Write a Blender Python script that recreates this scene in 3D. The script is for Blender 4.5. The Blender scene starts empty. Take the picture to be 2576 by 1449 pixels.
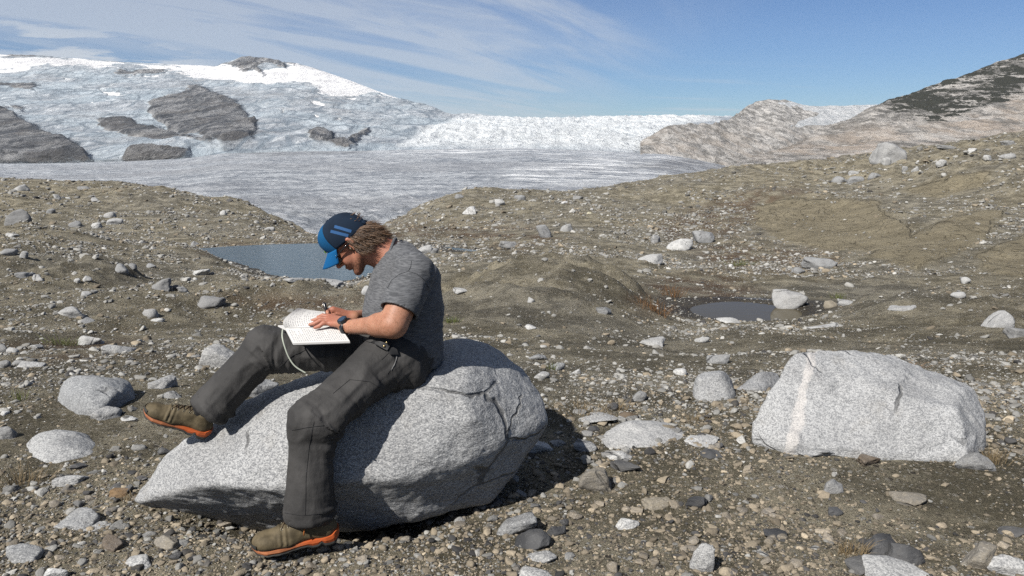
import bpy, bmesh, math, random
import numpy as np
from mathutils import Vector, Matrix, Euler, Quaternion

R = math.radians
scene = bpy.context.scene
COL = scene.collection

# ------------------------------------------------------------------ camera
F, CX, CY = 1932.0, 1288.0, 724.5        # focal length and centre in photo pixels (2576 px wide)
CAMZ, PITCH = 1.42, R(11.46)
cP, sP = math.cos(PITCH), math.sin(PITCH)
cam = bpy.data.cameras.new('camera')
cam.sensor_width = 36.0
cam.lens = F / 2576.0 * 36.0
cam.clip_start, cam.clip_end = 0.05, 30000.0
cam_o = bpy.data.objects.new('camera', cam)
cam_o.location = (0, 0, CAMZ)
cam_o.rotation_euler = (R(90) - PITCH, 0, 0)
COL.objects.link(cam_o)
scene.camera = cam_o

# ------------------------------------------------------------------ sun and sky
SUN_AZ, SUN_EL = R(52), R(44)             # from the left, a little from the camera's side
sun_dir = Vector((-math.cos(SUN_EL) * math.cos(SUN_AZ), -math.cos(SUN_EL) * math.sin(SUN_AZ), math.sin(SUN_EL)))
sl = bpy.data.lights.new('sun', 'SUN')
sl.energy, sl.angle, sl.color = 5.0, R(0.53), (1.0, 0.955, 0.89)
sun_o = bpy.data.objects.new('sun', sl)
sun_o.rotation_euler = sun_dir.to_track_quat('Z', 'Y').to_euler()
COL.objects.link(sun_o)

world = bpy.data.worlds.new('World')
scene.world = world
world.use_nodes = True
wt = world.node_tree
wt.nodes.clear()
def wn(t, **k):
    n = wt.nodes.new(t)
    for a, b in k.items():
        setattr(n, a, b)
    return n
wout = wn('ShaderNodeOutputWorld'); wbg = wn('ShaderNodeBackground'); wbg.inputs[1].default_value = 0.041
sky = wn('ShaderNodeTexSky', sky_type='NISHITA', sun_disc=False, sun_elevation=SUN_EL,
         sun_rotation=math.atan2(sun_dir.x, sun_dir.y), altitude=1600.0, air_density=1.0, dust_density=0.08, ozone_density=1.0)
tc = wn('ShaderNodeTexCoord')
# thin streaked cirrus: a noise sheet on a flat layer high overhead (direction divided by its height)
sep = wn('ShaderNodeSeparateXYZ'); wt.links.new(tc.outputs['Generated'], sep.inputs[0])
def wmath(op, a, b=None, c=None, clamp=False):
    n = wn('ShaderNodeMath', operation=op, use_clamp=clamp)
    for i, s in enumerate((a, b, c)):
        if s is None: continue
        if isinstance(s, (int, float)): n.inputs[i].default_value = s
        else: wt.links.new(s, n.inputs[i])
    return n.outputs[0]
den = wmath('ADD', wmath('MAXIMUM', sep.outputs[2], 0.0), 0.10)
cxx = wmath('DIVIDE', sep.outputs[0], den); cyy = wmath('DIVIDE', sep.outputs[1], den)
comb = wn('ShaderNodeCombineXYZ'); wt.links.new(cxx, comb.inputs[0]); wt.links.new(cyy, comb.inputs[1])
def cloudnoise(scale, rot, sx, sy, detail, rough, dist, off):
    pr = wn('ShaderNodeMapping'); pr.inputs['Rotation'].default_value = (0, 0, rot); wt.links.new(comb.outputs[0], pr.inputs[0])
    mp = wn('ShaderNodeMapping')
    mp.inputs['Scale'].default_value = (sx, sy, 1); mp.inputs['Location'].default_value = off
    wt.links.new(pr.outputs[0], mp.inputs[0])
    nz = wn('ShaderNodeTexNoise'); nz.inputs['Scale'].default_value = scale; nz.inputs['Detail'].default_value = detail
    nz.inputs['Roughness'].default_value = rough; nz.inputs['Distortion'].default_value = dist
    wt.links.new(mp.outputs[0], nz.inputs['Vector']); return nz.outputs[0]
n1 = cloudnoise(1.5, R(32), 1.1, 0.22, 9, 0.60, 0.7, (3.1, 1.7, 0))      # streaks
n2 = cloudnoise(0.5, R(32), 1.0, 0.5, 5, 0.5, 0.2, (7.3, 2.2, 0))       # where the veil lies
n3 = cloudnoise(2.2, R(5), 0.7, 1.0, 8, 0.58, 0.1, (1.3, 5.2, 0))        # puffs
def wramp(s, a, b):
    n = wn('ShaderNodeMapRange', clamp=True, interpolation_type='SMOOTHSTEP')
    n.inputs[1].default_value = a; n.inputs[2].default_value = b
    wt.links.new(s, n.inputs[0]); return n.outputs[0]
veilx = wramp(cxx, 1.35, -0.15)                                           # the veil thins out to the right
veil = wmath('MULTIPLY', wmath('ADD', wmath('MULTIPLY', wramp(n1, 0.36, 0.64), 0.95), wmath('MULTIPLY', wramp(n2, 0.34, 0.60), 0.45)), veilx, clamp=True)
puff = wmath('MULTIPLY', wramp(n3, 0.44, 0.60), wramp(sep.outputs[2], 0.22, 0.06))
puff = wmath('MULTIPLY', puff, wramp(cxx, -1.3, -2.4))
cl = wmath('MAXIMUM', wmath('MULTIPLY', veil, 0.60), wmath('MULTIPLY', puff, 0.95))
lp = wmath('MULTIPLY', wmath('MULTIPLY', wramp(cloudnoise(0.9, 0, 0.5, 1.6, 4, 0.5, 0, (0.4, 9.1, 0)), 0.50, 0.68), wramp(sep.outputs[2], 0.10, 0.02)), 0.45)
cl = wmath('MAXIMUM', cl, lp)
skyt = wn('ShaderNodeMix', data_type='RGBA', blend_type='MULTIPLY'); skyt.inputs[0].default_value = 1.0
skyt.inputs[7].default_value = (0.58, 0.79, 1.12, 1)
wt.links.new(sky.outputs[0], skyt.inputs[6])
mixc = wn('ShaderNodeMix', data_type='RGBA'); mixc.inputs[7].default_value = (8.6, 9.2, 10.0, 1)
wt.links.new(cl, mixc.inputs[0]); wt.links.new(skyt.outputs[2], mixc.inputs[6])
wt.links.new(mixc.outputs[2], wbg.inputs[0]); wt.links.new(wbg.outputs[0], wout.inputs[0])

vs = scene.view_settings
vs.view_transform, vs.look, vs.exposure, vs.gamma, vs.use_curve_mapping = 'Standard', 'None', 0.78, 1.0, False
scene.render.engine = 'CYCLES'
scene.cycles.max_bounces = 6
scene.cycles.diffuse_bounces = 3
scene.cycles.glossy_bounces = 3
scene.cycles.use_denoising = False          # at full sampling the grain is finer than the denoiser's smear

# ------------------------------------------------------------------ pixels <-> world
def slope(v):
    b = -(np.asarray(v, float) - CY) / F
    return (-sP + cP * b) / (cP + sP * b)
def P(u, v, Y):
    b = -(v - CY) / F
    k = Y / (cP + sP * b)
    return np.array([(u - CX) / F * k, Y, CAMZ + (-sP + cP * b) * k])
def V(u, v, Y):
    return Vector(P(u, v, Y))
def proj(x, y, z):
    dz = z - CAMZ
    w = y * cP - dz * sP
    return CX + F * x / w, CY - F * (y * sP + dz * cP) / w
def depth(p):
    return p[1] * cP - (p[2] - CAMZ) * sP

# ------------------------------------------------------------------ numpy noise
_rs = np.random.RandomState(7)
_perm = np.concatenate([_rs.permutation(256)] * 3)
_grad = _rs.normal(size=(256, 3)); _grad /= np.linalg.norm(_grad, axis=1)[:, None]
_g0, _g1, _g2 = (np.ascontiguousarray(_grad[:, i]).astype(np.float32) for i in range(3))
_perm = _perm.astype(np.int32)
def _pn(p):
    i = np.floor(p).astype(np.int32); f = (p - i).astype(np.float32); i &= 255
    fx_, fy_, fz_ = f[:, 0], f[:, 1], f[:, 2]
    w = f * f * f * (f * (f * 6 - 15) + 10)
    wx, wy, wz = w[:, 0], w[:, 1], w[:, 2]
    pa = (_perm[i[:, 0]], _perm[i[:, 0] + 1])
    res = []
    for dx in (0, 1):
        pl = []
        for dy in (0, 1):
            hh = _perm[pa[dx] + i[:, 1] + dy]
            c = []
            for dz in (0, 1):
                h = _perm[hh + i[:, 2] + dz]
                c.append(_g0[h] * (fx_ - dx) + _g1[h] * (fy_ - dy) + _g2[h] * (fz_ - dz))
            pl.append(c[0] + (c[1] - c[0]) * wz)
        res.append(pl[0] + (pl[1] - pl[0]) * wy)
    return res[0] + (res[1] - res[0]) * wx
def pnoise(p):
    p = np.asarray(p); sh = p.shape[:-1]; q = p.reshape(-1, 3); n = len(q)
    out = np.empty(n, np.float32)
    for k in range(0, n, 16384): out[k:k + 16384] = _pn(q[k:k + 16384])
    return out.reshape(sh)
def fbm(p, octv=4, gain=0.5, lac=2.03):
    p = np.asarray(p, float); a, s = 1.0, 0.0
    for k in range(octv):
        s = s + a * pnoise(p + 17.3 * k); p = p * lac; a *= gain
    return s
def ridged(p, octv=4, gain=0.5):
    p = np.asarray(p, float); a, s = 1.0, 0.0
    for k in range(octv):
        s = s + a * (1 - 2.2 * np.abs(pnoise(p + 9.1 * k))); p = p * 2.07; a *= gain
    return s
def sstep(x, a, b):
    t = np.clip((x - a) / (b - a), 0, 1); return t * t * (3 - 2 * t)

# ------------------------------------------------------------------ object helpers
def tag(o, label=None, cat=None, group=None, kind=None):
    if label: o['label'] = label
    if cat: o['category'] = cat
    if group: o['group'] = group
    if kind: o['kind'] = kind
    return o
def mesh_from(name, verts, faces, smooth=True):
    me = bpy.data.meshes.new(name)
    verts = np.asarray(verts, np.float32); faces = np.asarray(faces, np.int32)
    n, k = faces.shape
    me.vertices.add(len(verts)); me.vertices.foreach_set('co', verts.ravel())
    me.loops.add(n * k); me.loops.foreach_set('vertex_index', faces.ravel())
    me.polygons.add(n); me.polygons.foreach_set('loop_start', np.arange(0, n * k, k, dtype=np.int32))
    me.polygons.foreach_set('loop_total', np.full(n, k, np.int32))
    me.polygons.foreach_set('use_smooth', np.full(n, smooth, bool))
    me.update(calc_edges=True); me.validate()
    return me
def link(name, me, m=None, parent=None):
    o = bpy.data.objects.new(name, me)
    COL.objects.link(o)
    if m is not None and me is not None:
        me.materials.append(m)
    if parent is not None:
        o.parent = parent
        o.matrix_parent_inverse = Matrix.Identity(4)
    return o
def grid_faces(nr, nc):
    i = np.arange((nr - 1) * (nc - 1)); r, c = i // (nc - 1), i % (nc - 1)
    a = r * nc + c
    return np.stack([a, a + 1, a + nc + 1, a + nc], 1)
def attr(me, name, vals):
    vals = np.asarray(vals, np.float32)
    if vals.ndim == 1:
        a = me.attributes.new(name, 'FLOAT', 'POINT'); a.data.foreach_set('value', vals)
    else:
        a = me.attributes.new(name, 'FLOAT_COLOR', 'POINT'); a.data.foreach_set('color', vals.ravel())

# ------------------------------------------------------------------ material helper
ALBEDO = 0.70                               # every surface's colour in one scale, set against the exposure
class Mat:
    def __init__(s, name, rough=0.8, spec=0.3):
        s.m = bpy.data.materials.new(name); s.m.use_nodes = True
        s.t = s.m.node_tree; s.t.nodes.clear()
        s.out = s.n('ShaderNodeOutputMaterial'); s.b = s.n('ShaderNodeBsdfPrincipled')
        s.t.links.new(s.b.outputs[0], s.out.inputs[0])
        s.b.inputs['Roughness'].default_value = rough
        s.b.inputs['Specular IOR Level'].default_value = spec
    def n(s, t, **k):
        x = s.t.nodes.new(t)
        for a, b in k.items(): setattr(x, a, b)
        return x
    def set(s, sock, v):
        if isinstance(v, bpy.types.NodeSocket): s.t.links.new(v, sock)
        else:
            if isinstance(v, (tuple, list)) and len(v) == 3 and sock.type == 'RGBA': v = (*v, 1)
            sock.default_value = v
    def pos(s): return s.n('ShaderNodeNewGeometry').outputs['Position']
    def obj(s): return s.n('ShaderNodeTexCoord').outputs['Object']
    def attr(s, name, kind='GEOMETRY', out='Fac'):
        x = s.n('ShaderNodeAttribute'); x.attribute_name = name; x.attribute_type = kind; return x.outputs[out]
    def map(s, vec, scale=(1, 1, 1), rot=(0, 0, 0), loc=(0, 0, 0)):
        x = s.n('ShaderNodeMapping'); x.inputs['Scale'].default_value = scale; x.inputs['Rotation'].default_value = rot
        x.inputs['Location'].default_value = loc; s.set(x.inputs[0], vec); return x.outputs[0]
    def noise(s, vec, scale, detail=4, rough=0.55, dist=0.0, out=0):
        x = s.n('ShaderNodeTexNoise'); x.inputs['Scale'].default_value = scale; x.inputs['Detail'].default_value = detail
        x.inputs['Roughness'].default_value = rough; x.inputs['Distortion'].default_value = dist
        if vec is not None: s.set(x.inputs['Vector'], vec)
        return x.outputs[out]
    def voro(s, vec, scale, feat='F1', out='Distance', rnd=1.0):
        x = s.n('ShaderNodeTexVoronoi', feature=feat); x.inputs['Scale'].default_value = scale
        x.inputs['Randomness'].default_value = rnd; s.set(x.inputs['Vector'], vec); return x.outputs[out]
    def ramp(s, v, a, b, lo=0.0, hi=1.0, smooth=True):
        x = s.n('ShaderNodeMapRange', clamp=True)
        x.interpolation_type = 'SMOOTHSTEP' if smooth else 'LINEAR'
        for i, q in enumerate((v, a, b, lo, hi)): s.set(x.inputs[i], q)
        return x.outputs[0]
    def math(s, op, a, b=0.0, clamp=False):
        x = s.n('ShaderNodeMath', operation=op, use_clamp=clamp); s.set(x.inputs[0], a); s.set(x.inputs[1], b); return x.outputs[0]
    def mix(s, f, a, b, mode='MIX'):
        x = s.n('ShaderNodeMix', data_type='RGBA', blend_type=mode); s.set(x.inputs[0], f); s.set(x.inputs[6], a); s.set(x.inputs[7], b)
        return x.outputs[2]
    def bump(s, h, strength=0.5, dist=0.01, normal=None):
        x = s.n('ShaderNodeBump'); x.inputs['Strength'].default_value = strength; x.inputs['Distance'].default_value = dist
        s.set(x.inputs['Height'], h)
        if normal is not None: s.set(x.inputs['Normal'], normal)
        return x.outputs[0]
    def col(s, c):
        if isinstance(c, (tuple, list)): c = tuple(x * ALBEDO for x in c[:3])
        else: c = s.mix(1.0, c, (ALBEDO, ALBEDO, ALBEDO), 'MULTIPLY')
        s.set(s.b.inputs['Base Color'], c); return s
    def nrm(s, n): s.set(s.b.inputs['Normal'], n); return s
# ================================================================== implicit shapes -> meshes (surface nets)
def surface_nets(D, org, h):
    ins = D < 0
    nx, ny, nz = D.shape
    s = np.zeros((nx - 1, ny - 1, nz - 1), np.int8)
    for dx in (0, 1):
        for dy in (0, 1):
            for dz in (0, 1):
                s += ins[dx:nx - 1 + dx, dy:ny - 1 + dy, dz:nz - 1 + dz]
    act = np.argwhere((s > 0) & (s < 8))
    idx = np.full(s.shape, -1, np.int32); idx[act[:, 0], act[:, 1], act[:, 2]] = np.arange(len(act))
    acc = np.zeros((len(act), 3)); cnt = np.zeros(len(act))
    cor = [(i, j, k) for i in (0, 1) for j in (0, 1) for k in (0, 1)]
    vals = {c: D[act[:, 0] + c[0], act[:, 1] + c[1], act[:, 2] + c[2]] for c in cor}
    for c in cor:
        for ax in range(3):
            if c[ax]: continue
            e = list(c); e[ax] = 1; e = tuple(e)
            a, b = vals[c], vals[e]
            m = (a < 0) != (b < 0)
            t = np.where(m, a / np.where(m, a - b, 1), 0)
            pt = np.repeat(np.array([c], float), len(act), 0); pt[:, ax] = t
            acc[m] += pt[m]; cnt[m] += 1
    verts = (act + acc / cnt[:, None]) * h + np.asarray(org)
    quads = []
    for ax in range(3):
        sl0 = [slice(None)] * 3; sl1 = [slice(None)] * 3
        sl0[ax] = slice(0, -1); sl1[ax] = slice(1, None)
        a, b = ins[tuple(sl0)], ins[tuple(sl1)]
        o1, o2 = [q for q in range(3) if q != ax]
        e = np.argwhere(a != b)
        lim = np.array(s.shape)
        ok = (e[:, o1] > 0) & (e[:, o2] > 0) & (e[:, o1] < lim[o1]) & (e[:, o2] < lim[o2])
        e = e[ok]
        fl = a[e[:, 0], e[:, 1], e[:, 2]]
        q = []
        for d1, d2 in ((-1, -1), (0, -1), (0, 0), (-1, 0)):
            c = e.copy(); c[:, o1] += d1; c[:, o2] += d2
            q.append(idx[c[:, 0], c[:, 1], c[:, 2]])
        q = np.stack(q, 1)
        flip = fl if ax != 1 else ~fl
        q[~flip] = q[~flip][:, ::-1]
        quads.append(q)
    return verts, np.concatenate(quads)
def vnormals(v, f):
    n = np.zeros_like(v)
    a = np.cross(v[f[:, 2]] - v[f[:, 0]], v[f[:, 3 % f.shape[1]]] - v[f[:, 1]]) if f.shape[1] == 4 else np.cross(v[f[:, 1]] - v[f[:, 0]], v[f[:, 2]] - v[f[:, 0]])
    for k in range(f.shape[1]):
        for c in range(3): n[:, c] += np.bincount(f[:, k], a[:, c], len(v))
    return n / (np.linalg.norm(n, axis=1)[:, None] + 1e-12)
def lap_smooth(v, f, it=2, w=0.5):
    e = np.concatenate([f[:, [i, (i + 1) % f.shape[1]]] for i in range(f.shape[1])])
    e = np.concatenate([e, e[:, ::-1]])
    cnt = np.bincount(e[:, 0], minlength=len(v))[:, None]
    for _ in range(it):
        s = np.stack([np.bincount(e[:, 0], v[e[:, 1], c], len(v)) for c in range(3)], 1)
        v = v + w * (s / np.maximum(cnt, 1) - v)
    return v
def smin(a, b, k):
    if k <= 0: return np.minimum(a, b)
    hh = np.clip(0.5 + 0.5 * (b - a) / k, 0, 1)
    return b + (a - b) * hh - k * hh * (1 - hh)
class SDF:
    def __init__(s, lo, hi, h):
        s.lo = np.asarray(lo, float); s.h = h
        s.n = np.ceil((np.asarray(hi, float) - s.lo) / h).astype(int) + 1
        s.D = np.full(tuple(s.n), 1.0, np.float32)
    def win(s, lo, hi):
        a = np.clip(np.floor((np.asarray(lo) - s.lo) / s.h).astype(int), 0, s.n); b = np.clip(np.ceil((np.asarray(hi) - s.lo) / s.h).astype(int) + 1, 0, s.n)
        sl_ = tuple(slice(int(x), int(y)) for x, y in zip(a, b))
        ax = [s.lo[i] + s.h * np.arange(a[i], b[i]) for i in range(3)]
        return sl_, np.meshgrid(*ax, indexing='ij')
    def put(s, sl_, d, k, op):
        if op == 'add': s.D[sl_] = smin(s.D[sl_], d, k)
        elif op == 'sub': s.D[sl_] = -smin(-s.D[sl_], d, k)
    def cap(s, a, b, ra, rb, k=0.01, op='add', sq=None):
        """tapered capsule; sq=(axis vector, factor) flattens the section along axis"""
        a = np.asarray(a, float); b = np.asarray(b, float); m = max(ra, rb) * (1.0 if sq is None else max(1, 1 / sq[1])) + 2 * k + 3 * s.h
        sl_, (X, Y, Z) = s.win(np.minimum(a, b) - m, np.maximum(a, b) + m)
        d = b - a; L = d @ d + 1e-12
        px, py, pz = X - a[0], Y - a[1], Z - a[2]
        t = np.clip((px * d[0] + py * d[1] + pz * d[2]) / L, 0, 1)
        qx, qy, qz = px - t * d[0], py - t * d[1], pz - t * d[2]
        r2 = qx * qx + qy * qy + qz * qz
        if sq is not None:
            ax = np.asarray(sq[0], float); ax = ax / np.linalg.norm(ax)
            c = qx * ax[0] + qy * ax[1] + qz * ax[2]
            r2 = r2 + c * c * (1 / sq[1] ** 2 - 1)
        dd = np.sqrt(r2) - (ra + (rb - ra) * t)
        s.put(sl_, dd, k, op); return s
    def ell(s, c, r, M=None, k=0.01, op='add'):
        c = np.asarray(c, float); r = np.asarray(r, float); m = r.max() + 2 * k + 3 * s.h
        sl_, (X, Y, Z) = s.win(c - m, c + m)
        px, py, pz = X - c[0], Y - c[1], Z - c[2]
        if M is not None:
            M = np.asarray(M, float)             # columns are the local axes
            px, py, pz = (px * M[0, i] + py * M[1, i] + pz * M[2, i] for i in range(3))
        k0 = np.sqrt((px / r[0]) ** 2 + (py / r[1]) ** 2 + (pz / r[2]) ** 2)
        k1 = np.sqrt((px / r[0] ** 2) ** 2 + (py / r[1] ** 2) ** 2 + (pz / r[2] ** 2) ** 2) + 1e-9
        s.put(sl_, k0 * (k0 - 1) / k1, k, op); return s
    def cut(s, p, n, lo=None, hi=None):         # remove the side the normal points to
        sl_, (X, Y, Z) = s.win(s.lo if lo is None else lo, s.lo + s.h * s.n if hi is None else hi)
        n = np.asarray(n, float) / np.linalg.norm(n)
        s.D[sl_] = np.maximum(s.D[sl_], (X - p[0]) * n[0] + (Y - p[1]) * n[1] + (Z - p[2]) * n[2]); return s
    def mesh(s, smooth=1):
        v, f = surface_nets(s.D, s.lo, s.h)
        return (lap_smooth(v, f, smooth) if smooth else v), f
def polytope_rock(planes, lo, hi, h, sharp=40.0, amp=0.02, freq=3.0, seed=0, chips=()):
    """rock bounded by planes (n, o): rounded where they meet, rough all over"""
    lo = np.asarray(lo, float) - 3 * h; hi = np.asarray(hi, float) + 3 * h
    n = np.ceil((hi - lo) / h).astype(int) + 1
    X, Y, Z = np.meshgrid(*[lo[i] + h * np.arange(n[i]) for i in range(3)], indexing='ij')
    S = np.zeros(X.shape)
    for nn, o in planes: S += np.exp(np.clip(sharp * (nn[0] * X + nn[1] * Y + nn[2] * Z - o), -60, 40))
    D = np.log(S) / sharp
    near = np.abs(D) < 6 * h + 2 * amp
    q = np.stack([X[near], Y[near], Z[near]], -1)
    D[near] += amp * fbm(q * freq + seed * 3.7, 4, 0.55) + 0.35 * amp * ridged(q * freq * 2.3 + seed, 3, 0.6)
    tr = fbm(q * freq * 0.45 * np.array([1, 1, 1.8]) + seed * 1.3, 3, 0.5) * 5 + 0.5          # broken ledges
    D[near] += 0.55 * amp * (np.floor(tr) + sstep(tr - np.floor(tr), 0.42, 0.58)) / 2.0
    for c, r, dpt in chips:
        D = np.maximum(D, dpt - np.sqrt((X - c[0]) ** 2 + (Y - c[1]) ** 2 + (Z - c[2]) ** 2) + r - dpt)
    return surface_nets(D, lo, h)
def hull_planes(pts):
    bm = bmesh.new()
    for p in pts: bm.verts.new(p)
    bmesh.ops.convex_hull(bm, input=bm.verts)
    bm.normal_update()
    pl = [(np.array(f.normal), float(f.normal.dot(f.verts[0].co))) for f in bm.faces if f.calc_area() > 1e-8]
    bm.free()
    return pl
from mathutils.bvhtree import BVHTree
def bvh_of(v, f): return BVHTree.FromPolygons([tuple(q) for q in v], [tuple(int(i) for i in q) for q in f])
def cast(bvh, u, v):
    d = (V(u, v, 3.0) - Vector((0, 0, CAMZ))).normalized()
    hitp = bvh.ray_cast(Vector((0, 0, CAMZ)), d)
    return (np.array(hitp[0]), np.array(hitp[1])) if hitp[0] is not None else (None, None)
# ================================================================== the moraine ground
def vz(Y, z):                                  # photo row of a point at distance Y and height z
    dep = math.atan2(CAMZ - z, Y)
    return CY + F * math.tan(dep - PITCH)
NEAR = [(1.0, vz(1.0, 0.02)), (1.8, vz(1.8, 0.0)), (2.4, vz(2.4, -0.03)), (2.75, vz(2.75, -0.085)), (3.3, vz(3.3, -0.075))]
COLS = {
 -700: [(4.2,1000),(5.5,925),(7,885),(9,840),(12,790),(16,735),(21,670),(27,600),(33,560),(38,560),(45,520),(55,475),(66,450),(78,448),(95,480),(130,600)],
 -150: [(4.2,1000),(5.5,925),(7,885),(9,840),(12,790),(16,735),(21,668),(27,600),(31,560),(37,592),(44,560),(55,485),(66,453),(78,450),(95,480),(130,600)],
 50: [(4.2,1000),(5.5,925),(7,885),(9,840),(12,792),(16,737),(21,668),(26,606),(30,566),(36,600),(43,578),(54,492),(65,458),(74,455),(90,485),(130,600)],
 220: [(4.2,1000),(5.5,925),(7,885),(9,840),(12,795),(16,742),(20,688),(25,622),(29,582),(35,618),(43,590),(55,508),(66,467),(72,464),(88,500),(130,620)],
 400: [(4.2,1000),(5.5,925),(7,885),(9,842),(12,800),(16,757),(20,710),(24,658),(27.5,618),(33,646),(40,612),(50,540),(60,478),(66,467),(82,505),(130,640)],
 550: [(4.2,1000),(5.5,925),(7,887),(9,845),(12,808),(16,772),(20,737),(25,690),(28.5,662),(30.5,654),(32.2,660),(34,632),(37,620),(45,578),(55,522),(62,500),(78,545),(130,660)],
 700: [(4.2,1000),(5.5,925),(7,887),(9,848),(12,812),(16,780),(20,745),(24,717),(26.2,706),(28.5,696),(31.5,668),(34,630),(37,620),(44,595),(53,562),(60,553),(78,590),(130,680)],
 800: [(4.2,1000),(5.5,925),(7,887),(9,848),(12,814),(16,784),(20,750),(24,722),(26.2,711),(28.5,697),(31.5,668),(34,632),(37,622),(44,606),(52,590),(58,583),(75,610),(130,690)],
 920: [(4.2,1000),(5.5,925),(7,885),(9,845),(12,812),(16,782),(20,750),(24,721),(26.2,709),(28.5,694),(31.5,662),(34,628),(37,620),(44,606),(52,592),(58,586),(75,610),(130,690)],
 985: [(4.2,1000),(5.5,925),(7,885),(9,845),(12,812),(16,782),(20,744),(24,708),(27,684),(30,652),(34,617),(37,610),(44,594),(52,555),(58,535),(72,575),(130,690)],
 1060: [(4.2,1000),(5.5,925),(7,885),(9,842),(12,808),(16,775),(20,728),(24,690),(28,655),(32,625),(37,606),(44,575),(52,525),(60,492),(76,550),(130,690)],
 1200: [(4.2,1000),(5.5,925),(7,882),(9,838),(12,798),(16,747),(21,690),(25,660),(29,652),(34,638),(40,602),(48,548),(56,500),(63,475),(80,535),(130,680)],
 1400: [(4.2,1000),(5.5,925),(7,882),(9,838),(12,790),(16,733),(20,688),(24,652),(28,634),(34,614),(40,582),(48,536),(57,498),(66,479),(84,530),(130,670)],
 1600: [(4.2,1000),(5.5,930),(7,888),(8.5,858),(11,835),(14,795),(18,735),(22,690),(27,662),(32,648),(40,595),(50,535),(60,488),(69,463),(88,510),(130,650)],
 1740: [(4.2,1000),(5.5,935),(7,890),(8.5,862),(11,842),(14,818),(15.8,804),(16.8,790),(18,758),(21,728),(26,692),(32,652),(40,596),(50,535),(62,470),(73,428),(94,470),(130,600)],
 1850: [(4.2,1000),(5.5,935),(7,888),(8.5,860),(11,842),(14,820),(15.6,809),(16.8,803),(18.2,755),(21,725),(26,688),(32,648),(40,588),(50,522),(62,458),(74,420),(94,450),(130,560)],
 1960: [(4.2,1000),(5.5,930),(7,885),(8.5,858),(11,842),(14,818),(15.6,806),(16.8,795),(18.2,755),(21,727),(26,688),(32,645),(40,585),(50,520),(62,455),(75,419),(95,445),(130,550)],
 2080: [(4.2,1000),(5.5,925),(7,880),(8.5,856),(11,843),(14,808),(16.5,772),(19,740),(23,715),(28,672),(36,610),(46,545),(60,470),(76,416),(96,440),(130,540)],
 2300: [(4.2,1000),(5.5,922),(7,880),(8.5,862),(11,842),(14,805),(18,757),(23,704),(29,650),(37,580),(47,510),(60,445),(76,386),(98,410),(130,500)],
 2500: [(4.2,1000),(5.5,922),(7,885),(8.5,866),(11,840),(14,798),(18,745),(23,690),(29,632),(37,560),(47,485),(60,405),(74,345),(98,372),(130,450)],
 2750: [(4.2,1000),(5.5,922),(7,885),(8.5,864),(11,835),(14,790),(18,735),(23,678),(29,618),(37,540),(47,462),(60,385),(74,330),(98,355),(130,430)],
 3300: [(4.2,1000),(5.5,922),(7,885),(8.5,860),(11,830),(14,782),(18,725),(23,665),(29,600),(37,520),(47,440),(60,365),(74,315),(98,340),(130,420)],
}
LY0, LY1, NLY, NA = math.log(1.0), math.log(130.0), 300, 400
UA0, UA1 = -700.0, 3300.0
_ly = np.linspace(LY0, LY1, NLY); _uu = np.linspace(UA0, UA1, NA)
_cu = sorted(COLS)
_tab = np.array([np.interp(_ly, [math.log(y) for y, v in NEAR + COLS[u]], [v for y, v in NEAR + COLS[u]]) for u in _cu])
_T = np.empty((NLY, NA))
for j in range(NLY):
    _T[j] = np.interp(_uu, _cu, _tab[:, j])
def blur(a, s, ax):
    r = int(3 * s); k = np.exp(-0.5 * (np.arange(-r, r + 1) / s) ** 2); k /= k.sum()
    pad = [(0, 0), (0, 0)]; pad[ax] = (r, r)
    b = np.pad(a, pad, mode='edge'); out = 0
    for i, w in enumerate(k):
        sl_ = [slice(None)] * 2; sl_[ax] = slice(i, i + a.shape[ax]); out = out + w * b[tuple(sl_)]
    return out
_T = blur(blur(_T, 2.2, 0), 5.0, 1)
# heights as a plain world table over (x/y, log y)
_Z = CAMZ + np.exp(_ly)[:, None] * slope(_T)
POND1_Z, POND2_Z = -3.72, -2.52
def base_z(x, y):
    x = np.asarray(x, float); y = np.asarray(y, float)
    yy = np.clip(y, 1.0, 130.0)
    a = np.clip((CX + F * x / yy - UA0) / (UA1 - UA0) * (NA - 1), 0, NA - 1.001)
    b = np.clip((np.log(yy) - LY0) / (LY1 - LY0) * (NLY - 1), 0, NLY - 1.001)
    i, j = b.astype(int), a.astype(int); fb, fa = b - i, a - j
    z = (_Z[i, j] * (1 - fb) * (1 - fa) + _Z[i + 1, j] * fb * (1 - fa) + _Z[i, j + 1] * (1 - fb) * fa + _Z[i + 1, j + 1] * fb * fa)
    z = z - 0.15 * np.exp(-((x + 0.78) / 0.50) ** 4 - ((y - 3.02) / 0.32) ** 4)     # hollow under the seat boulder
    z = np.where(y > 130, z - (y - 130) * 0.35, z)
    return z
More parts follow.
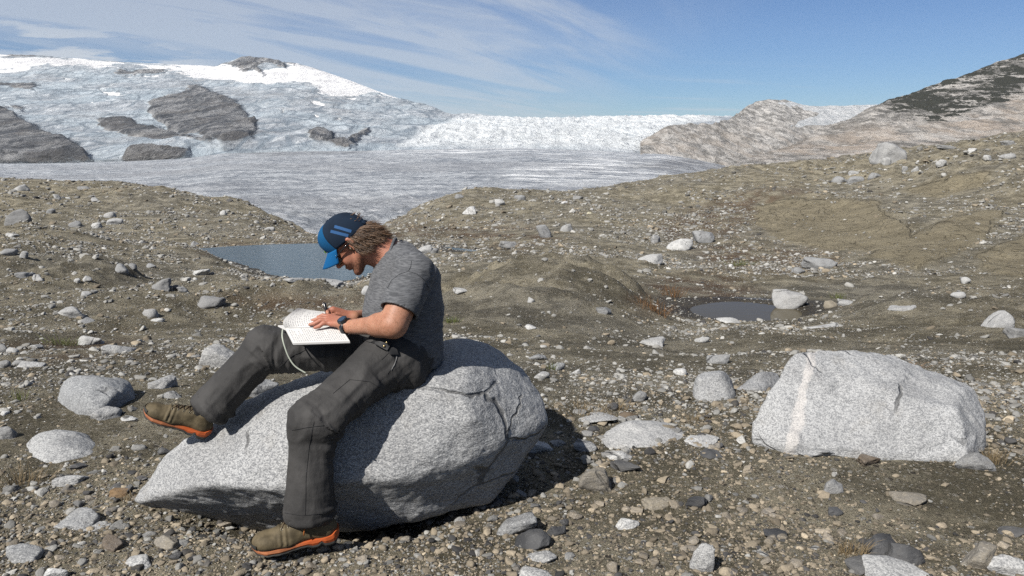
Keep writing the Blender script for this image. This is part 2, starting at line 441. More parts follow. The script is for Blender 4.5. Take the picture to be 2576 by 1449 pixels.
def ground_z(x, y):
    x = np.asarray(x, float); y = np.asarray(y, float)
    z = base_z(x, y)
    p = np.stack([x, y, np.zeros_like(x)], -1)
    lee = 1 - np.exp(-((x - 0.31 * y) / 2.0) ** 4 - ((y - 13.5) / 3.4) ** 4)      # flat in front of the puddle
    far = sstep(y, 3.5, 14)
    z = z + 0.030 * fbm(p * 1.1, 4) * (1 + 0 * far) + 0.48 * far * lee * (fbm(p * 0.20 + 5, 4) + 0.5 * ridged(p * 0.33 + 2, 3) - 0.25) * sstep(np.abs(z - POND1_Z), 0.05, 1.0) * sstep(np.abs(z - POND2_Z), 0.05, 0.6)
    hum = lee * sstep(y, 9, 16) * sstep(np.abs(z - POND1_Z), 0.15, 1.2) * sstep(np.abs(z - POND2_Z), 0.1, 0.7)
    z = z + 0.30 * hum * (ridged(np.stack([x * 0.42 + y * 0.12, y * 0.30 - x * 0.10, 0 * x], -1) + 3, 3, 0.5) - 0.35) + 0.12 * hum * ridged(p * 1.1 + 7, 2)
    notch = 1 - np.exp(-((x / np.maximum(y, 1) + 0.215) / 0.10) ** 4)
    z = z + 0.7 * sstep(y, 34, 55) * notch * fbm(p * 0.10 + 31, 4) - 1.0 * sstep(y, 40, 54) * (1 - notch)
    z = z + 0.014 * fbm(p * 4.5 + 3, 3) + 0.005 * fbm(p * 19.0, 2) + 0.06 * far * fbm(p * 1.5 + 9, 3)
    return z
_gz0 = ground_z
def ground_z(x, y):                             # the puddle lies in a shallow bowl
    z = _gz0(x, y); r = np.hypot((np.asarray(x) - 5.24) / 1.22, (np.asarray(y) - 16.8) / 0.97)
    r = r + 0.18 * pnoise(np.stack([np.asarray(x, float) * 0.9, np.asarray(y, float) * 0.9, 0 * z], -1))
    return np.where(r < 1.9, POND2_Z + 0.22 * (r - 1) + (z - POND2_Z - 0.22 * (r - 1)) * sstep(r, 1.0, 1.9), z)
def gz(x, y): return float(ground_z(np.array([x]), np.array([y]))[0])
def hit(u, v):                                  # where the sight line through a photo pixel meets the ground
    b = -(v - CY) / F
    def march(y0, y1, n, f):
        ys = np.exp(np.linspace(math.log(y0), math.log(y1), n)); k = ys / (cP + sP * b)
        xs = (u - CX) / F * k; d = CAMZ + (-sP + cP * b) * k - f(xs, ys)
        w = np.nonzero(d < 0)[0]
        return xs, ys, (w[0] if len(w) else n - 1)
    xs, ys, i = march(1.3, 128.0, 160, ground_z)
    xs, ys, i = march(ys[max(i - 2, 0)], ys[min(i + 1, 159)], 60, ground_z)
    return np.array([xs[i], ys[i], float(ground_z(xs[i:i + 1], ys[i:i + 1])[0])])

rowsY = np.concatenate([np.linspace(-7, 0.9, 14), np.exp(np.linspace(math.log(1.05), math.log(300.0), 480))])
ncol = 520
tt = np.linspace(-1, 1, ncol)
aa = 0.74 * tt + 1.9 * tt ** 9                 # fine where the lens looks, coarse far to the sides
GX = aa[None, :] * np.sqrt(rowsY ** 2 + 1.2 ** 2)[:, None] * np.where(rowsY < 1, 4.0 - 3.0 * sstep(rowsY, -7, 1), 1)[:, None]
GY = np.repeat(rowsY[:, None], ncol, 1)
GZ = ground_z(GX.ravel(), GY.ravel()).reshape(GX.shape)

g = Mat('moraine_mud', 0.92, 0.15)
gp = g.pos()
big = g.noise(gp, 0.16, 5, 0.6)
mid = g.noise(gp, 1.1, 12, 0.76)
fine = g.noise(gp, 26.0, 5, 0.72)
c = g.mix(g.ramp(mid, 0.41, 0.61), (0.140, 0.124, 0.084), (0.385, 0.345, 0.252))
c = g.mix(g.ramp(big, 0.42, 0.62, 0, 0.8), c, g.mix(g.ramp(mid, 0.40, 0.62), (0.108, 0.101, 0.081), (0.345, 0.320, 0.256)))
rust = g.math('MULTIPLY', g.attr('rust'), g.ramp(g.noise(gp, 0.9, 5, 0.65), 0.40, 0.60))
c = g.mix(g.math('MULTIPLY', rust, 0.75), c, (0.085, 0.040, 0.018))
slab = g.attr('slab')
strat = g.noise(gp, 0.7, 9, 0.68, 0.5)
c = g.mix(slab, c, g.mix(g.ramp(strat, 0.3, 0.7), (0.205, 0.178, 0.122), (0.330, 0.288, 0.200)))
c = g.mix(g.math('MULTIPLY', slab, g.ramp(g.noise(g.map(gp, (0.5, 0.8, 1.6), (0, R(30), R(20))), 0.9, 7, 0.72, 1.2), 0.60, 0.70, 0, 0.6)), c, (0.110, 0.092, 0.066))
wet = g.attr('wet')
c = g.mix(g.math('MULTIPLY', wet, 0.72), c, (0.040, 0.033, 0.024))
# gravel too small to build: grains of grey, brown and pale rock
def grains(scale):
    vv = g.n('ShaderNodeTexVoronoi'); vv.inputs['Scale'].default_value = scale; g.set(vv.inputs['Vector'], gp)
    return vv
v1 = grains(75.0); v2 = grains(24.0)
def graincol(vv):
    r = g.n('ShaderNodeValToRGB'); sepn = g.n('ShaderNodeSeparateColor'); g.set(sepn.inputs[0], vv.outputs['Color'])
    cr = r.color_ramp; cr.interpolation = 'CONSTANT'
    cr.elements[0].color = (0.075, 0.066, 0.054, 1); cr.elements[1].position = 0.28; cr.elements[1].color = (0.230, 0.195, 0.142, 1)
    for pz, cc in ((0.55, (0.32, 0.285, 0.225, 1)), (0.80, (0.43, 0.405, 0.355, 1)), (0.94, (0.52, 0.51, 0.48, 1))):
        e = cr.elements.new(pz); e.color = cc
    g.t.links.new(sepn.outputs[0], r.inputs[0])
    return r.outputs[0], sepn.outputs[1]
gc1, ga1 = graincol(v1); gc2, ga2 = graincol(v2)
bare = g.math('MULTIPLY', g.math('SUBTRACT', 1.0, slab), g.ramp(g.noise(gp, 2.3, 4, 0.6), 0.30, 0.62, 0.35, 1.0))
m1 = g.math('MULTIPLY', g.math('MULTIPLY', g.ramp(v1.outputs['Distance'], 0.50, 0.34), bare), g.ramp(ga1, 0.25, 0.45))
m2 = g.math('MULTIPLY', g.math('MULTIPLY', g.ramp(v2.outputs['Distance'], 0.40, 0.30), bare), g.ramp(ga2, 0.66, 0.74))
c = g.mix(m1, c, gc1); c = g.mix(m2, c, gc2)
c = g.mix(g.math('MULTIPLY', wet, 0.5), c, (0.040, 0.033, 0.024))
g.col(c)
h = g.math('ADD', g.math('MULTIPLY', m1, 0.35), g.math('MULTIPLY', m2, 1.0))
h = g.math('ADD', h, g.math('MULTIPLY', fine, 0.9))
ter = g.math('MULTIPLY', g.noise(g.map(gp, (0.8, 0.6, 1.6), (0, R(24), R(15))), 0.34, 5, 0.55, 0.5), 13.0)
tfl = g.math('FLOOR', ter); tfr = g.math('SUBTRACT', ter, tfl)
led = g.ramp(tfr, 0.86, 1.0, 1.0, 0.0)
c = g.mix(g.math('MULTIPLY', slab, g.ramp(tfr, 0.88, 0.97, 0, 0.25)), c, (0.085, 0.070, 0.050)); g.col(c)
nb_ = g.bump(g.math('MULTIPLY', led, g.ramp(slab, 0.55, 0.9)), 1.0, 0.22, g.bump(mid, 1.0, 0.42))
g.nrm(g.bump(h, 0.75, 0.012, nb_))
g.set(g.b.inputs['Roughness'], g.ramp(wet, 0, 1, 0.95, 0.55))

def in_poly(px, py, poly):
    ins = np.zeros(px.shape, bool); n = len(poly)
    for i in range(n):
        x0, y0 = poly[i]; x1, y1 = poly[(i + 1) % n]
        c_ = ((y0 > py) != (y1 > py))
        with np.errstate(divide='ignore', invalid='ignore'):
            ins ^= c_ & (px < (x1 - x0) * (py - y0) / ((y1 - y0) if y1 != y0 else 1e-9) + x0)
    return ins
def soft_poly(px, py, poly, soft):              # 1 inside, fading over `soft` pixels at the border
    d = np.full(px.shape, 1e9)
    n = len(poly)
    for i in range(n):
        x0, y0 = poly[i]; x1, y1 = poly[(i + 1) % n]
        ex, ey = x1 - x0, y1 - y0; L = ex * ex + ey * ey + 1e-9
        t = np.clip(((px - x0) * ex + (py - y0) * ey) / L, 0, 1)
        d = np.minimum(d, np.hypot(px - x0 - t * ex, py - y0 - t * ey))
    d = np.where(in_poly(px, py, poly), d, -d)
    return sstep(d, -soft, soft)

fx, fy, fz = GX.ravel(), GY.ravel(), GZ.ravel()
front = fy > 1.0
pu, pv = proj(fx, np.maximum(fy, 1.0), fz)
wob = np.stack([fx, fy, fz], -1)
pu_ = pu + 60 * fbm(wob * 0.25, 3); pv_ = pv + 18 * fbm(wob * 0.25 + 40, 3)
SLABS = [[(1905,520),(1960,500),(2090,495),(2200,505),(2240,550),(2290,570),(2300,620),(2200,635),(2080,630),(1960,600),(1900,565)],
         [(2180,645),(2290,600),(2400,540),(2520,530),(2480,600),(2400,640),(2300,680)], [(2440,640),(2576,590),(2700,560),(2700,720),(2500,690)],
         [(2270,480),(2400,440),(2500,430),(2480,470),(2350,500)]]
slabm = np.zeros(len(fx))
for s_ in SLABS: slabm = np.maximum(slabm, soft_poly(pu + 25 * fbm(wob * 0.6, 3), pv + 10 * fbm(wob * 0.6 + 8, 3), s_, 7))
slabm *= sstep(fy, 12, 18) * (fy < 110)
RUST = [[(980,545),(1090,560),(1330,570),(1420,600),(1330,625),(1150,610),(1000,600)], [(1640,560),(1820,500),(2000,470),(1960,560),(1800,600),(1700,620)],
        [(1580,760),(1680,690),(1800,690),(1900,740),(1740,800),(1640,800)], [(480,640),(640,600),(800,612),(790,632),(520,650)],
        [(0,870),(330,850),(420,890),(200,915),(0,900)], [(560,740),(900,745),(880,800),(640,790)], [(1700,600),(2100,640),(2080,690),(1800,680)]]
rustm = np.zeros(len(fx))
for s_ in RUST: rustm = np.maximum(rustm, soft_poly(pu_, pv_, s_, 28))
rustm *= sstep(fy, 3.5, 6) * (fy < 110)
wetm = np.zeros(len(fx))
wn1 = 0.15 * fbm(wob * 0.8, 3)
near1 = sstep(np.hypot((fx + 8.0) / 10.0, (fy - 30.5) / 6.5), 1.15, 0.8)
near2 = sstep(np.hypot((fx - 5.3) / 2.6, (fy - 17.0) / 1.9), 1.2, 0.75)
wetm = np.maximum(near1 * sstep(fz + wn1, POND1_Z + 0.60, POND1_Z + 0.02), near2 * sstep(fz + wn1, POND2_Z + 0.30, POND2_Z + 0.02))
# bedrock slabs stand a little proud and stepped
steps = fbm(np.stack([fx * 0.35 + fz * 0.4, fy * 0.25, fz * 1.2], -1), 4)
fz2 = fz + slabm * (0.05 + 0.22 * np.round(steps * 5) / 5)
me = mesh_from('ground', np.stack([fx, fy, fz2], -1), grid_faces(len(rowsY), ncol))
attr(me, 'rust', rustm); attr(me, 'slab', slabm); attr(me, 'wet', wetm)
tag(link('ground', me, g.m), kind='structure')

# ------------------------------------------------------------------ ponds
def pond(name, cx, cy, rx, ry, z, tint, ripple, spec, label):
    w = Mat(name + '_water', 0.03, 0.5)
    w.col(tint); w.b.inputs['Specular IOR Level'].default_value = spec
    pp = w.map(w.pos(), (1.0, 2.2, 1.0))
    w.nrm(w.bump(w.math('ADD', w.noise(pp, 2.6, 4, 0.6), w.math('MULTIPLY', w.noise(pp, 9.0, 2), 0.3)), ripple, 0.06))
    n = 64; th = np.linspace(0, 2 * math.pi, n, endpoint=False)
    vv = [(cx, cy, z)] + [(cx + rx * math.cos(t), cy + ry * math.sin(t), z) for t in th]
    bm = bmesh.new(); bv = [bm.verts.new(q) for q in vv]
    for i in range(n): bm.faces.new((bv[0], bv[1 + i], bv[1 + (i + 1) % n]))
    m_ = bpy.data.meshes.new(name); bm.to_mesh(m_); bm.free()
    return tag(link(name, m_, w.m), label, None, kind='structure')
pond('pond', -8.2, 30.6, 8.2, 5.4, POND1_Z, (0.035, 0.068, 0.090), 0.9, 0.30, 'dark blue meltwater pond between the moraine mounds')
pond('puddle', 5.24, 16.8, 1.9, 1.5, POND2_Z, (0.075, 0.062, 0.034), 0.05, 0.10, 'shallow brown puddle beside a pale boulder')
# ================================================================== glacier, mountain and far slopes
def sheet(us, ts, yfun, vfun, disp):
    """height sheet: columns at photo columns us, rows ts; returns verts + their pixel coordinates"""
    U, T = np.meshgrid(us, ts)
    Y = yfun(U, T); Vv = vfun(U, T)
    b = -(Vv - CY) / F
    k = Y / (cP + sP * b)
    X = (U - CX) / F * k; Z = CAMZ + (-sP + cP * b) * k
    Z = Z + disp(X, Y, Z, U, Vv, T)
    return np.stack([X, Y, Z], -1).reshape(-1, 3), U.ravel(), Vv.ravel(), T.ravel()

# ---- the flat glacier tongue
GB = [(-500,409),(0,408),(200,406),(320,404),(450,398),(560,385),(700,380),(900,377),(1100,374),(1300,370),(1660,385),(1760,400),(1880,424),(2100,470),(2600,540)]
gu, gvb = zip(*GB)
def g_y(U, T): return 150 * (1180 / 150.0) ** T
def g_v(U, T):
    top = np.interp(U, gu, gvb); y = g_y(U, T)
    z0 = -30.0
    zt = CAMZ + 1180 * slope(top)
    z = z0 + (zt - z0) * sstep(np.log(y), math.log(260), math.log(1500)) / sstep(math.log(1180), math.log(260), math.log(1500))
    return CY + F * np.tan(np.arctan2(CAMZ - z, y) - PITCH)
def g_d(X, Y, Z, U, Vv, T):
    p = np.stack([X, Y, 0 * X], -1)
    cre = ridged(np.stack([X * 0.014 + 0.010 * Y, Y * 0.032 - 0.006 * X, 0 * X], -1), 3)
    fine = ridged(np.stack([X * 0.07 + 0.03 * Y, Y * 0.11, 0 * X + 4], -1), 3)
    near = sstep(Y, 420, 200)
    s = 2.5 * fbm(p * 0.006, 3) + 1.3 * cre * (0.6 + 0.9 * near) + 1.2 * fine * (0.6 + 1.2 * near)
    return s * sstep(T, 1.0, 0.93)
gus = np.concatenate([np.linspace(-4200, -460, 60), np.linspace(-420, 2300, 740), np.linspace(2350, 4200, 20)]); gts = np.linspace(0, 1, 260)
gv, gU, gV, gT = sheet(gus, gts, g_y, g_v, g_d)
gm = Mat('glacier_ice', 0.55, 0.35)
gp2 = gm.pos()
st = gm.noise(gm.map(gp2, (0.55, 1.0, 1.0), (0, 0, R(-14))), 0.060, 9, 0.76, 0.4)
st2 = gm.noise(gm.map(gp2, (0.6, 1.0, 1.0), (0, 0, R(12))), 0.30, 5, 0.72)
wide = gm.noise(gm.map(gp2, (0.4, 1.0, 1.0)), 0.006, 4, 0.55)
cc = gm.mix(gm.ramp(st, 0.40, 0.62), (0.22, 0.245, 0.28), (0.56, 0.59, 0.62))
cc = gm.mix(gm.ramp(st2, 0.48, 0.68, 0, 0.8), cc, (0.86, 0.88, 0.90))
cc = gm.mix(gm.ramp(wide, 0.42, 0.62, 0, 0.45), cc, (0.34, 0.345, 0.36))
cc = gm.mix(gm.math('MULTIPLY', gm.attr('snow'), gm.ramp(gm.noise(gm.map(gp2, (0.22, 1.0, 1), (0, 0, R(-20))), 0.05, 5, 0.6), 0.48, 0.60)), cc, (0.95, 0.97, 0.98))
cc = gm.mix(gm.math('MULTIPLY', gm.attr('dirt'), gm.ramp(st, 0.62, 0.40, 0.3, 1.0)), cc, (0.16, 0.16, 0.165))
gm.col(cc)
gm.nrm(gm.bump(gm.math('ADD', st, gm.math('MULTIPLY', st2, 0.5)), 1.0, 6.0))
me = mesh_from('glacier', gv, grid_faces(len(gts), len(gus)))
attr(me, 'snow', np.maximum(soft_poly(gU, gV, [(1250,440),(1500,400),(1700,388),(1860,405),(1750,440),(1500,468),(1300,470)], 25),
                            soft_poly(gU, gV, [(900,374),(1300,366),(1700,380),(1500,396),(1000,392)], 14)))
attr(me, 'dirt', np.maximum(soft_poly(gU, gV, [(1560,420),(1760,398),(1890,412),(1870,435),(1700,440)], 12) * 0.9, soft_poly(gU, gV, [(560,388),(800,384),(960,376),(920,388),(700,398)], 5) * 0.6))
tag(link('glacier', me, gm.m), 'grey crevassed glacier tongue filling the valley behind the moraines', kind='structure')

# ---- the ice-covered mountain with its icefall
SIL = [(-500,170),(-300,150),(0,138),(90,140),(120,141),(300,155),(440,162),(545,166),(556,160),(578,154),(596,147),(625,143),(650,145),(680,149),(705,154),(722,159),(745,158),
       (800,174),(880,202),(950,229),(1050,263),(1140,291),(1200,295),(1300,299),(1360,301),(1430,299),(1500,296),(1600,297),(1700,297),(1800,298),(1850,296),(1900,300),(2100,310)]
su, sv_ = zip(*SIL)
MB_ = [(-500,421),(0,419),(200,417),(320,415),(450,410),(560,399),(700,394),(900,391),(1100,389),(1300,386),(1660,401),(1900,432),(2100,444)]
mbu, mbv = zip(*MB_)
def m_y(U, T):
    T = T - 0.03 * (1 - np.clip(T, 0, 1))
    yt = 3600 - 1200 * sstep(U, 550, 1350)
    return np.where(T <= 1, 1100 + (yt - 1100) * np.power(np.clip(T, 0, 1), 1.15), yt + (T - 1) * 3000)
_bu = np.linspace(-500, 2100, 260); _k = np.exp(-0.5 * (np.arange(-30, 31) / 9.0) ** 2); _k /= _k.sum()
_bt = np.convolve(np.pad(np.interp(_bu, su, sv_), 30, mode='edge'), _k, 'valid')
def m_v(U, T):
    top = np.interp(U, su, sv_); bot = np.interp(U, mbu, mbv)
    sh = np.clip(T, 0, 1)
    prof = sh ** (0.93 - 0.13 * sstep(U, 950, 1250))
    lowtop = np.interp(U, _bu, _bt)
    top = lowtop + (top - lowtop) * sstep(sh, 0.78, 1.0)
    return bot + (top - bot) * prof + np.where(T > 1, (T - 1) * 320, 0)
ROCKS = [
 [(1640,172),(1750,150),(1800,112),(1880,100),(2000,112),(2100,132),(2150,160),(2150,195),(2080,182),(1990,165),(1950,190),(1980,242),(1900,195),(1820,205),(1740,182),(1700,168)],
 [(0,88),(100,80),(260,90),(380,108),(260,100),(0,100)],
 [(2155,150),(2215,150),(2225,165),(2150,160)],
 [(860,248),(900,225),(1000,230),(1150,210),(1245,214),(1200,235),(1080,250),(960,252)],
 [(1410,350),(1470,350),(1600,390),(1720,440),(1800,500),(1860,550),(1850,580),(1930,650),(1940,730),(1900,790),(1780,810),(1680,820),(1550,780),(1400,740),(1300,700),(1180,600),(1120,510),(1150,480),(1220,440),(1290,410),(1370,400),(1420,380)],
 [(730,600),(800,575),(900,568),(1000,600),(1030,640),(1150,660),(1300,700),(1450,780),(1650,800),(1560,820),(1450,790),(1250,760),(1180,775),(1080,750),(960,740),(880,690),(780,650)],
 [(-1400,430),(0,520),(80,555),(130,600),(250,650),(340,690),(440,720),(540,790),(600,850),(690,895),(0,915),(-1400,930)],
 [(-300,325),(0,330),(120,330),(230,325),(280,350),(260,390),(150,370),(0,365),(-300,365)],
 [(60,495),(130,510),(185,540),(120,535)],
 [(930,885),(1000,850),(1120,845),(1300,855),(1420,850),(1350,880),(1200,903),(950,905)],
 [(2320,720),(2380,695),(2450,700),(2520,730),(2530,790),(2400,800),(2340,770)],
 [(2440,795),(2600,770),(2690,790),(2560,812)], [(2590,800),(2740,690),(2800,680),(2700,760),(2620,808)],
]
SNOWP = [
 [(0,100),(400,112),(800,145),(1100,160),(1400,178),(1640,172),(1740,185),(1900,200),(2150,200),(2240,150),(2600,250),(3000,400),(3300,460),(3500,540),(3100,470),(2800,400),(2700,425),(2450,390),(2300,300),(2000,330),(1700,310),(1480,280),(1350,230),(1100,200),(900,190),(700,220),(560,205),(300,190),(160,220),(-300,200),(-1000,150)],
 [(760,375),(850,378),(940,420),(900,432),(820,415)], [(650,460),(725,480),(700,488),(645,470)], [(1530,445),(1600,470),(1700,510),(1775,550),(1700,535),(1600,490)],
 [(880,258),(1060,262),(1260,235),(1240,255),(1180,272),(960,270)], [(2300,455),(2380,450),(2490,490),(2400,492)], [(2100,525),(2230,560),(2150,550)],
 [(2350,570),(2410,575),(2380,585)], [(2220,395),(2330,415),(2260,420)], [(2520,620),(2610,625),(2560,632)],
 [(1860,108),(1890,108),(1900,135),(1870,125)], [(470,268),(545,280),(500,286)],
]
def zoomed(p): return [(x / 3.0, 107.3 + y / 3.0) for x, y in p]
mus = np.concatenate([np.linspace(-4200, -460, 70), np.linspace(-420, 1860, 780)]); mts = np.concatenate([np.linspace(0, 1, 240), [1.03, 1.1, 1.3]])
def m_masks(U, Vv, X, Y, Z):
    q = np.stack([X, Y, Z], -1)
    du = 15 * fbm(q * 0.010, 4, 0.65); dv = 8 * fbm(q * 0.010 + 21, 4, 0.65)
    rk = np.zeros(U.shape); sn = np.zeros(U.shape)
    for p in ROCKS: rk = np.maximum(rk, soft_poly(U + du, Vv + dv, zoomed(p), 7.0))
    for i, p in enumerate(SNOWP): sn = np.maximum(sn, soft_poly(U + du * (2 if i == 0 else 1), Vv + dv * (1.6 if i == 0 else 1), zoomed(p), 7 if i == 0 else 1.5))
    fall = soft_poly(U, Vv, [(1000,372),(1080,330),(1160,300),(1300,296),(1500,292),(1850,290),(1850,300),(1700,330),(1640,360),(1660,385),(1200,378)], 10)
    return rk, sn, fall
_mk = {}
def m_d(X, Y, Z, U, Vv, T):
    sh = X.shape
    rk, sn, fall = [a.reshape(sh) for a in m_masks(U.ravel(), Vv.ravel(), X.ravel(), Y.ravel(), Z.ravel())]
    _mk['rk'], _mk['sn'], _mk['fall'] = rk.ravel(), sn.ravel(), fall.ravel()
    p = np.stack([X, Y, Z * 0.6], -1)
    d = 16 * fbm(p * 0.0028, 4) * sstep(T, 0, 0.12) * sstep(T, 1.0, 0.9)
    crev = ridged(np.stack([X * 0.007 + 0.001 * Y, Y * 0.005, Z * 0.012], -1), 4)
    d = d + 8.0 * crev * (1 - rk) * (1 - 0.85 * sn) * (1 - fall) * sstep(T, 1, 0.95) * sstep(T, 0.0, 0.12)
    d = d + rk * rk * (1 + 9 * ridged(np.stack([X * 0.010 + Z * 0.006, Y * 0.0018, Z * 0.011], -1) + 3, 4, 0.62)) * np.where(T > 0.93, 0.45, 1) * sstep(T, 0.0, 0.05)
    ser = ridged(np.stack([X * 0.026, Y * 0.014, 0 * X], -1), 4, 0.62)
    d = d + fall * (6.0 * ser + 4 * fbm(p * 0.05, 2)) * np.where(T > 0.95, 0.35, 1) * sstep(T, 0.0, 0.15)
    return np.where(T > 1, 0, d)
mv, mU, mV, mT = sheet(mus, mts, m_y, m_v, m_d)
mm = Mat('ice_and_snow', 0.6, 0.3)
mp_ = mm.pos()
a1 = mm.noise(mm.map(mp_, (0.7, 0.14, 1.3), (0, R(-12), 0)), 0.028, 9, 0.74, 0.6)
a2 = mm.noise(mm.map(mp_, (0.6, 0.14, 1.4), (0, R(18), 0)), 0.085, 6, 0.72, 0.4)
a3 = mm.noise(mp_, 0.0035, 4, 0.55)
ice = mm.mix(mm.ramp(a1, 0.36, 0.66), (0.29, 0.33, 0.375), (0.66, 0.70, 0.735))
ice = mm.mix(mm.ramp(a2, 0.50, 0.68, 0, 0.8), ice, (0.80, 0.83, 0.85))
ice = mm.mix(mm.ramp(mm.noise(mm.map(mp_, (0.5, 0.12, 1.5), (0, R(10), 0)), 0.012, 6, 0.65, 0.8), 0.50, 0.66, 0, 0.6), ice, (0.31, 0.32, 0.335))
ice = mm.mix(mm.ramp(a3, 0.40, 0.62, 0, 0.42), ice, (0.50, 0.62, 0.70))
ice = mm.mix(mm.math('MULTIPLY', mm.attr('fall'), mm.ramp(a2, 0.34, 0.58, 0.5, 1.0)), ice, (0.93, 0.97, 0.99))
crk = mm.voro(mm.map(mm.mix(1.0, mp_, mm.mix(1.0, (0, 0, 0), mm.noise(mp_, 0.010, 3, 0.6, 0, 1)), 'ADD'), (0.5, 0.16, 1.5), (0, R(-14), 0)), 0.030, 'DISTANCE_TO_EDGE')
crz = mm.math('MULTIPLY', mm.ramp(crk, 0.09, 0.015), mm.ramp(mm.noise(mp_, 0.0055, 4, 0.6), 0.38, 0.50))
crz = mm.math('MULTIPLY', crz, mm.ramp(mm.attr('fall'), 0.0, 0.6, 1.0, 0.12))
ice = mm.mix(mm.math('MULTIPLY', crz, 0.85), ice, (0.24, 0.29, 0.34))
sn = mm.math('ADD', mm.attr('snow'), mm.ramp(mm.noise(mm.map(mp_, (0.5, 0.7, 2.0)), 0.006, 6, 0.6), 0.35, 0.65, -0.35, 0.25))
snc = mm.mix(mm.ramp(mm.noise(mm.map(mp_, (0.4, 0.6, 2.0)), 0.008, 4), 0.50, 0.68), (1.0, 1.0, 1.0), (0.80, 0.80, 0.81))
ice = mm.mix(mm.math('MULTIPLY', mm.ramp(sn, 0.42, 0.60), mm.ramp(mm.attr('snow'), 0.02, 0.12)), ice, snc)
rkn = mm.noise(mm.map(mp_, (1, 0.2, 1.3), (0, R(25), 0)), 0.020, 10, 0.78, 0.4)
rock = mm.mix(mm.ramp(rkn, 0.42, 0.60), (0.130, 0.138, 0.152), (0.56, 0.56, 0.56))
rock = mm.mix(mm.ramp(mm.noise(mm.map(mp_, (1, 0.2, 1.2)), 0.07, 5, 0.7), 0.54, 0.64, 0, 0.75), rock, (0.045, 0.048, 0.055))
rock = mm.mix(mm.ramp(mm.noise(mm.map(mp_, (1, 0.2, 0.5), (0, R(-30), 0)), 0.045, 6, 0.7, 0.5), 0.60, 0.66, 0, 0.8), rock, (0.60, 0.60, 0.60))
rock = mm.mix(mm.ramp(mm.noise(mp_, 0.010, 4), 0.48, 0.66, 0, 0.4), rock, (0.28, 0.25, 0.22))
mm.col(mm.mix(mm.ramp(mm.math('ADD', mm.attr('rock'), mm.math('MULTIPLY', mm.math('SUBTRACT', rkn, 0.5), 2.0)), 0.38, 0.58), ice, rock))
hb = mm.math('ADD', a1, mm.math('MULTIPLY', a2, 0.5))
mm.nrm(mm.bump(mm.math('ADD', hb, mm.math('MULTIPLY', rkn, mm.math('MULTIPLY', mm.attr('rock'), 3.0))), 1.0, 22.0))
me = mesh_from('mountain', mv, grid_faces(len(mts), len(mus)))
attr(me, 'rock', _mk['rk']); attr(me, 'snow', _mk['sn']); attr(me, 'fall', _mk['fall'])
tag(link('mountain', me, mm.m), 'ice-covered mountain with dark rock outcrops and a white icefall', kind='structure')

# ---- rounded far hill and the rocky slope on the right
def hill(name, sil, base, y0, y1, us, nt, dispf, matr, masks, label):
    u_, v_ = zip(*sil); bu, bv = zip(*base)
    ts = np.concatenate([np.linspace(0, 1, nt), [1.05, 1.3]])
    yf = lambda U, T: np.where(T <= 1, y0 + (y1(U) - y0) * np.clip(T, 0, 1), y1(U) + (T - 1) * 900)
    vf = lambda U, T: np.interp(U, bu, bv) + (np.interp(U, u_, v_) - np.interp(U, bu, bv)) * np.clip(T, 0, 1) ** 0.9 + np.where(T > 1, (T - 1) * 260, 0)
    vv, U, Vv, T = sheet(us, ts, yf, vf, dispf)
    m_ = mesh_from(name, vv, grid_faces(len(ts), len(us)))
    for k, f in masks.items(): attr(m_, k, f(U, Vv, vv))
    return tag(link(name, m_, matr), label, kind='structure')
def slope_mat(name, lo, hi, pink):
    m = Mat(name, 0.9, 0.15); p = m.pos()
    n_ = m.noise(m.map(p, (1, 0.25, 1.5), (0, R(25), 0)), 0.060, 9, 0.78, 0.3)
    c_ = m.mix(m.ramp(n_, 0.41, 0.60), lo, hi)
    c_ = m.mix(m.ramp(m.noise(m.map(p, (1, 0.25, 1.2)), 0.16, 5, 0.72), 0.55, 0.66, 0, 0.7), c_, m.mix(0.7, c_, (0.06, 0.06, 0.06)))
    c_ = m.mix(m.math('MULTIPLY', m.attr('pink'), m.ramp(m.noise(m.map(p, (1, 0.25, 1.2)), 0.030, 7, 0.7), 0.42, 0.62, 0.0, 0.7)), c_, pink)
    v_ = m.noise(m.map(p, (1, 0.25, 1.5), (0, R(20), 0)), 0.062, 8, 0.74)
    veg = m.ramp(m.math('ADD', v_, m.math('MULTIPLY', m.attr('veg'), 0.135)), 0.59, 0.625)
    c_ = m.mix(m.math('MULTIPLY', veg, m.ramp(m.attr('veg'), 0.05, 0.3)), c_, (0.075, 0.078, 0.066))
    sn_ = m.attr('snow')
    c_ = m.mix(m.ramp(sn_, 0.4, 0.6), c_, m.mix(m.ramp(n_, 0.4, 0.6), (0.50, 0.53, 0.55), (0.78, 0.79, 0.80)))
    m.col(c_)
    m.nrm(m.bump(m.math('ADD', n_, m.math('MULTIPLY', v_, 0.6)), 1.0, 14.0))
    return m.m
def d_far(X, Y, Z, U, Vv, T):
    p = np.stack([X, Y, Z], -1)
    return np.where(T > 1, 0, (8 * ridged(p * 0.007, 5, 0.55) + 4 * fbm(p * 0.03, 4)) * sstep(T, 0, 0.08) * np.where(T > 0.92, 0.35, 1))
z0f = lambda U, Vv, v: np.zeros(len(U))
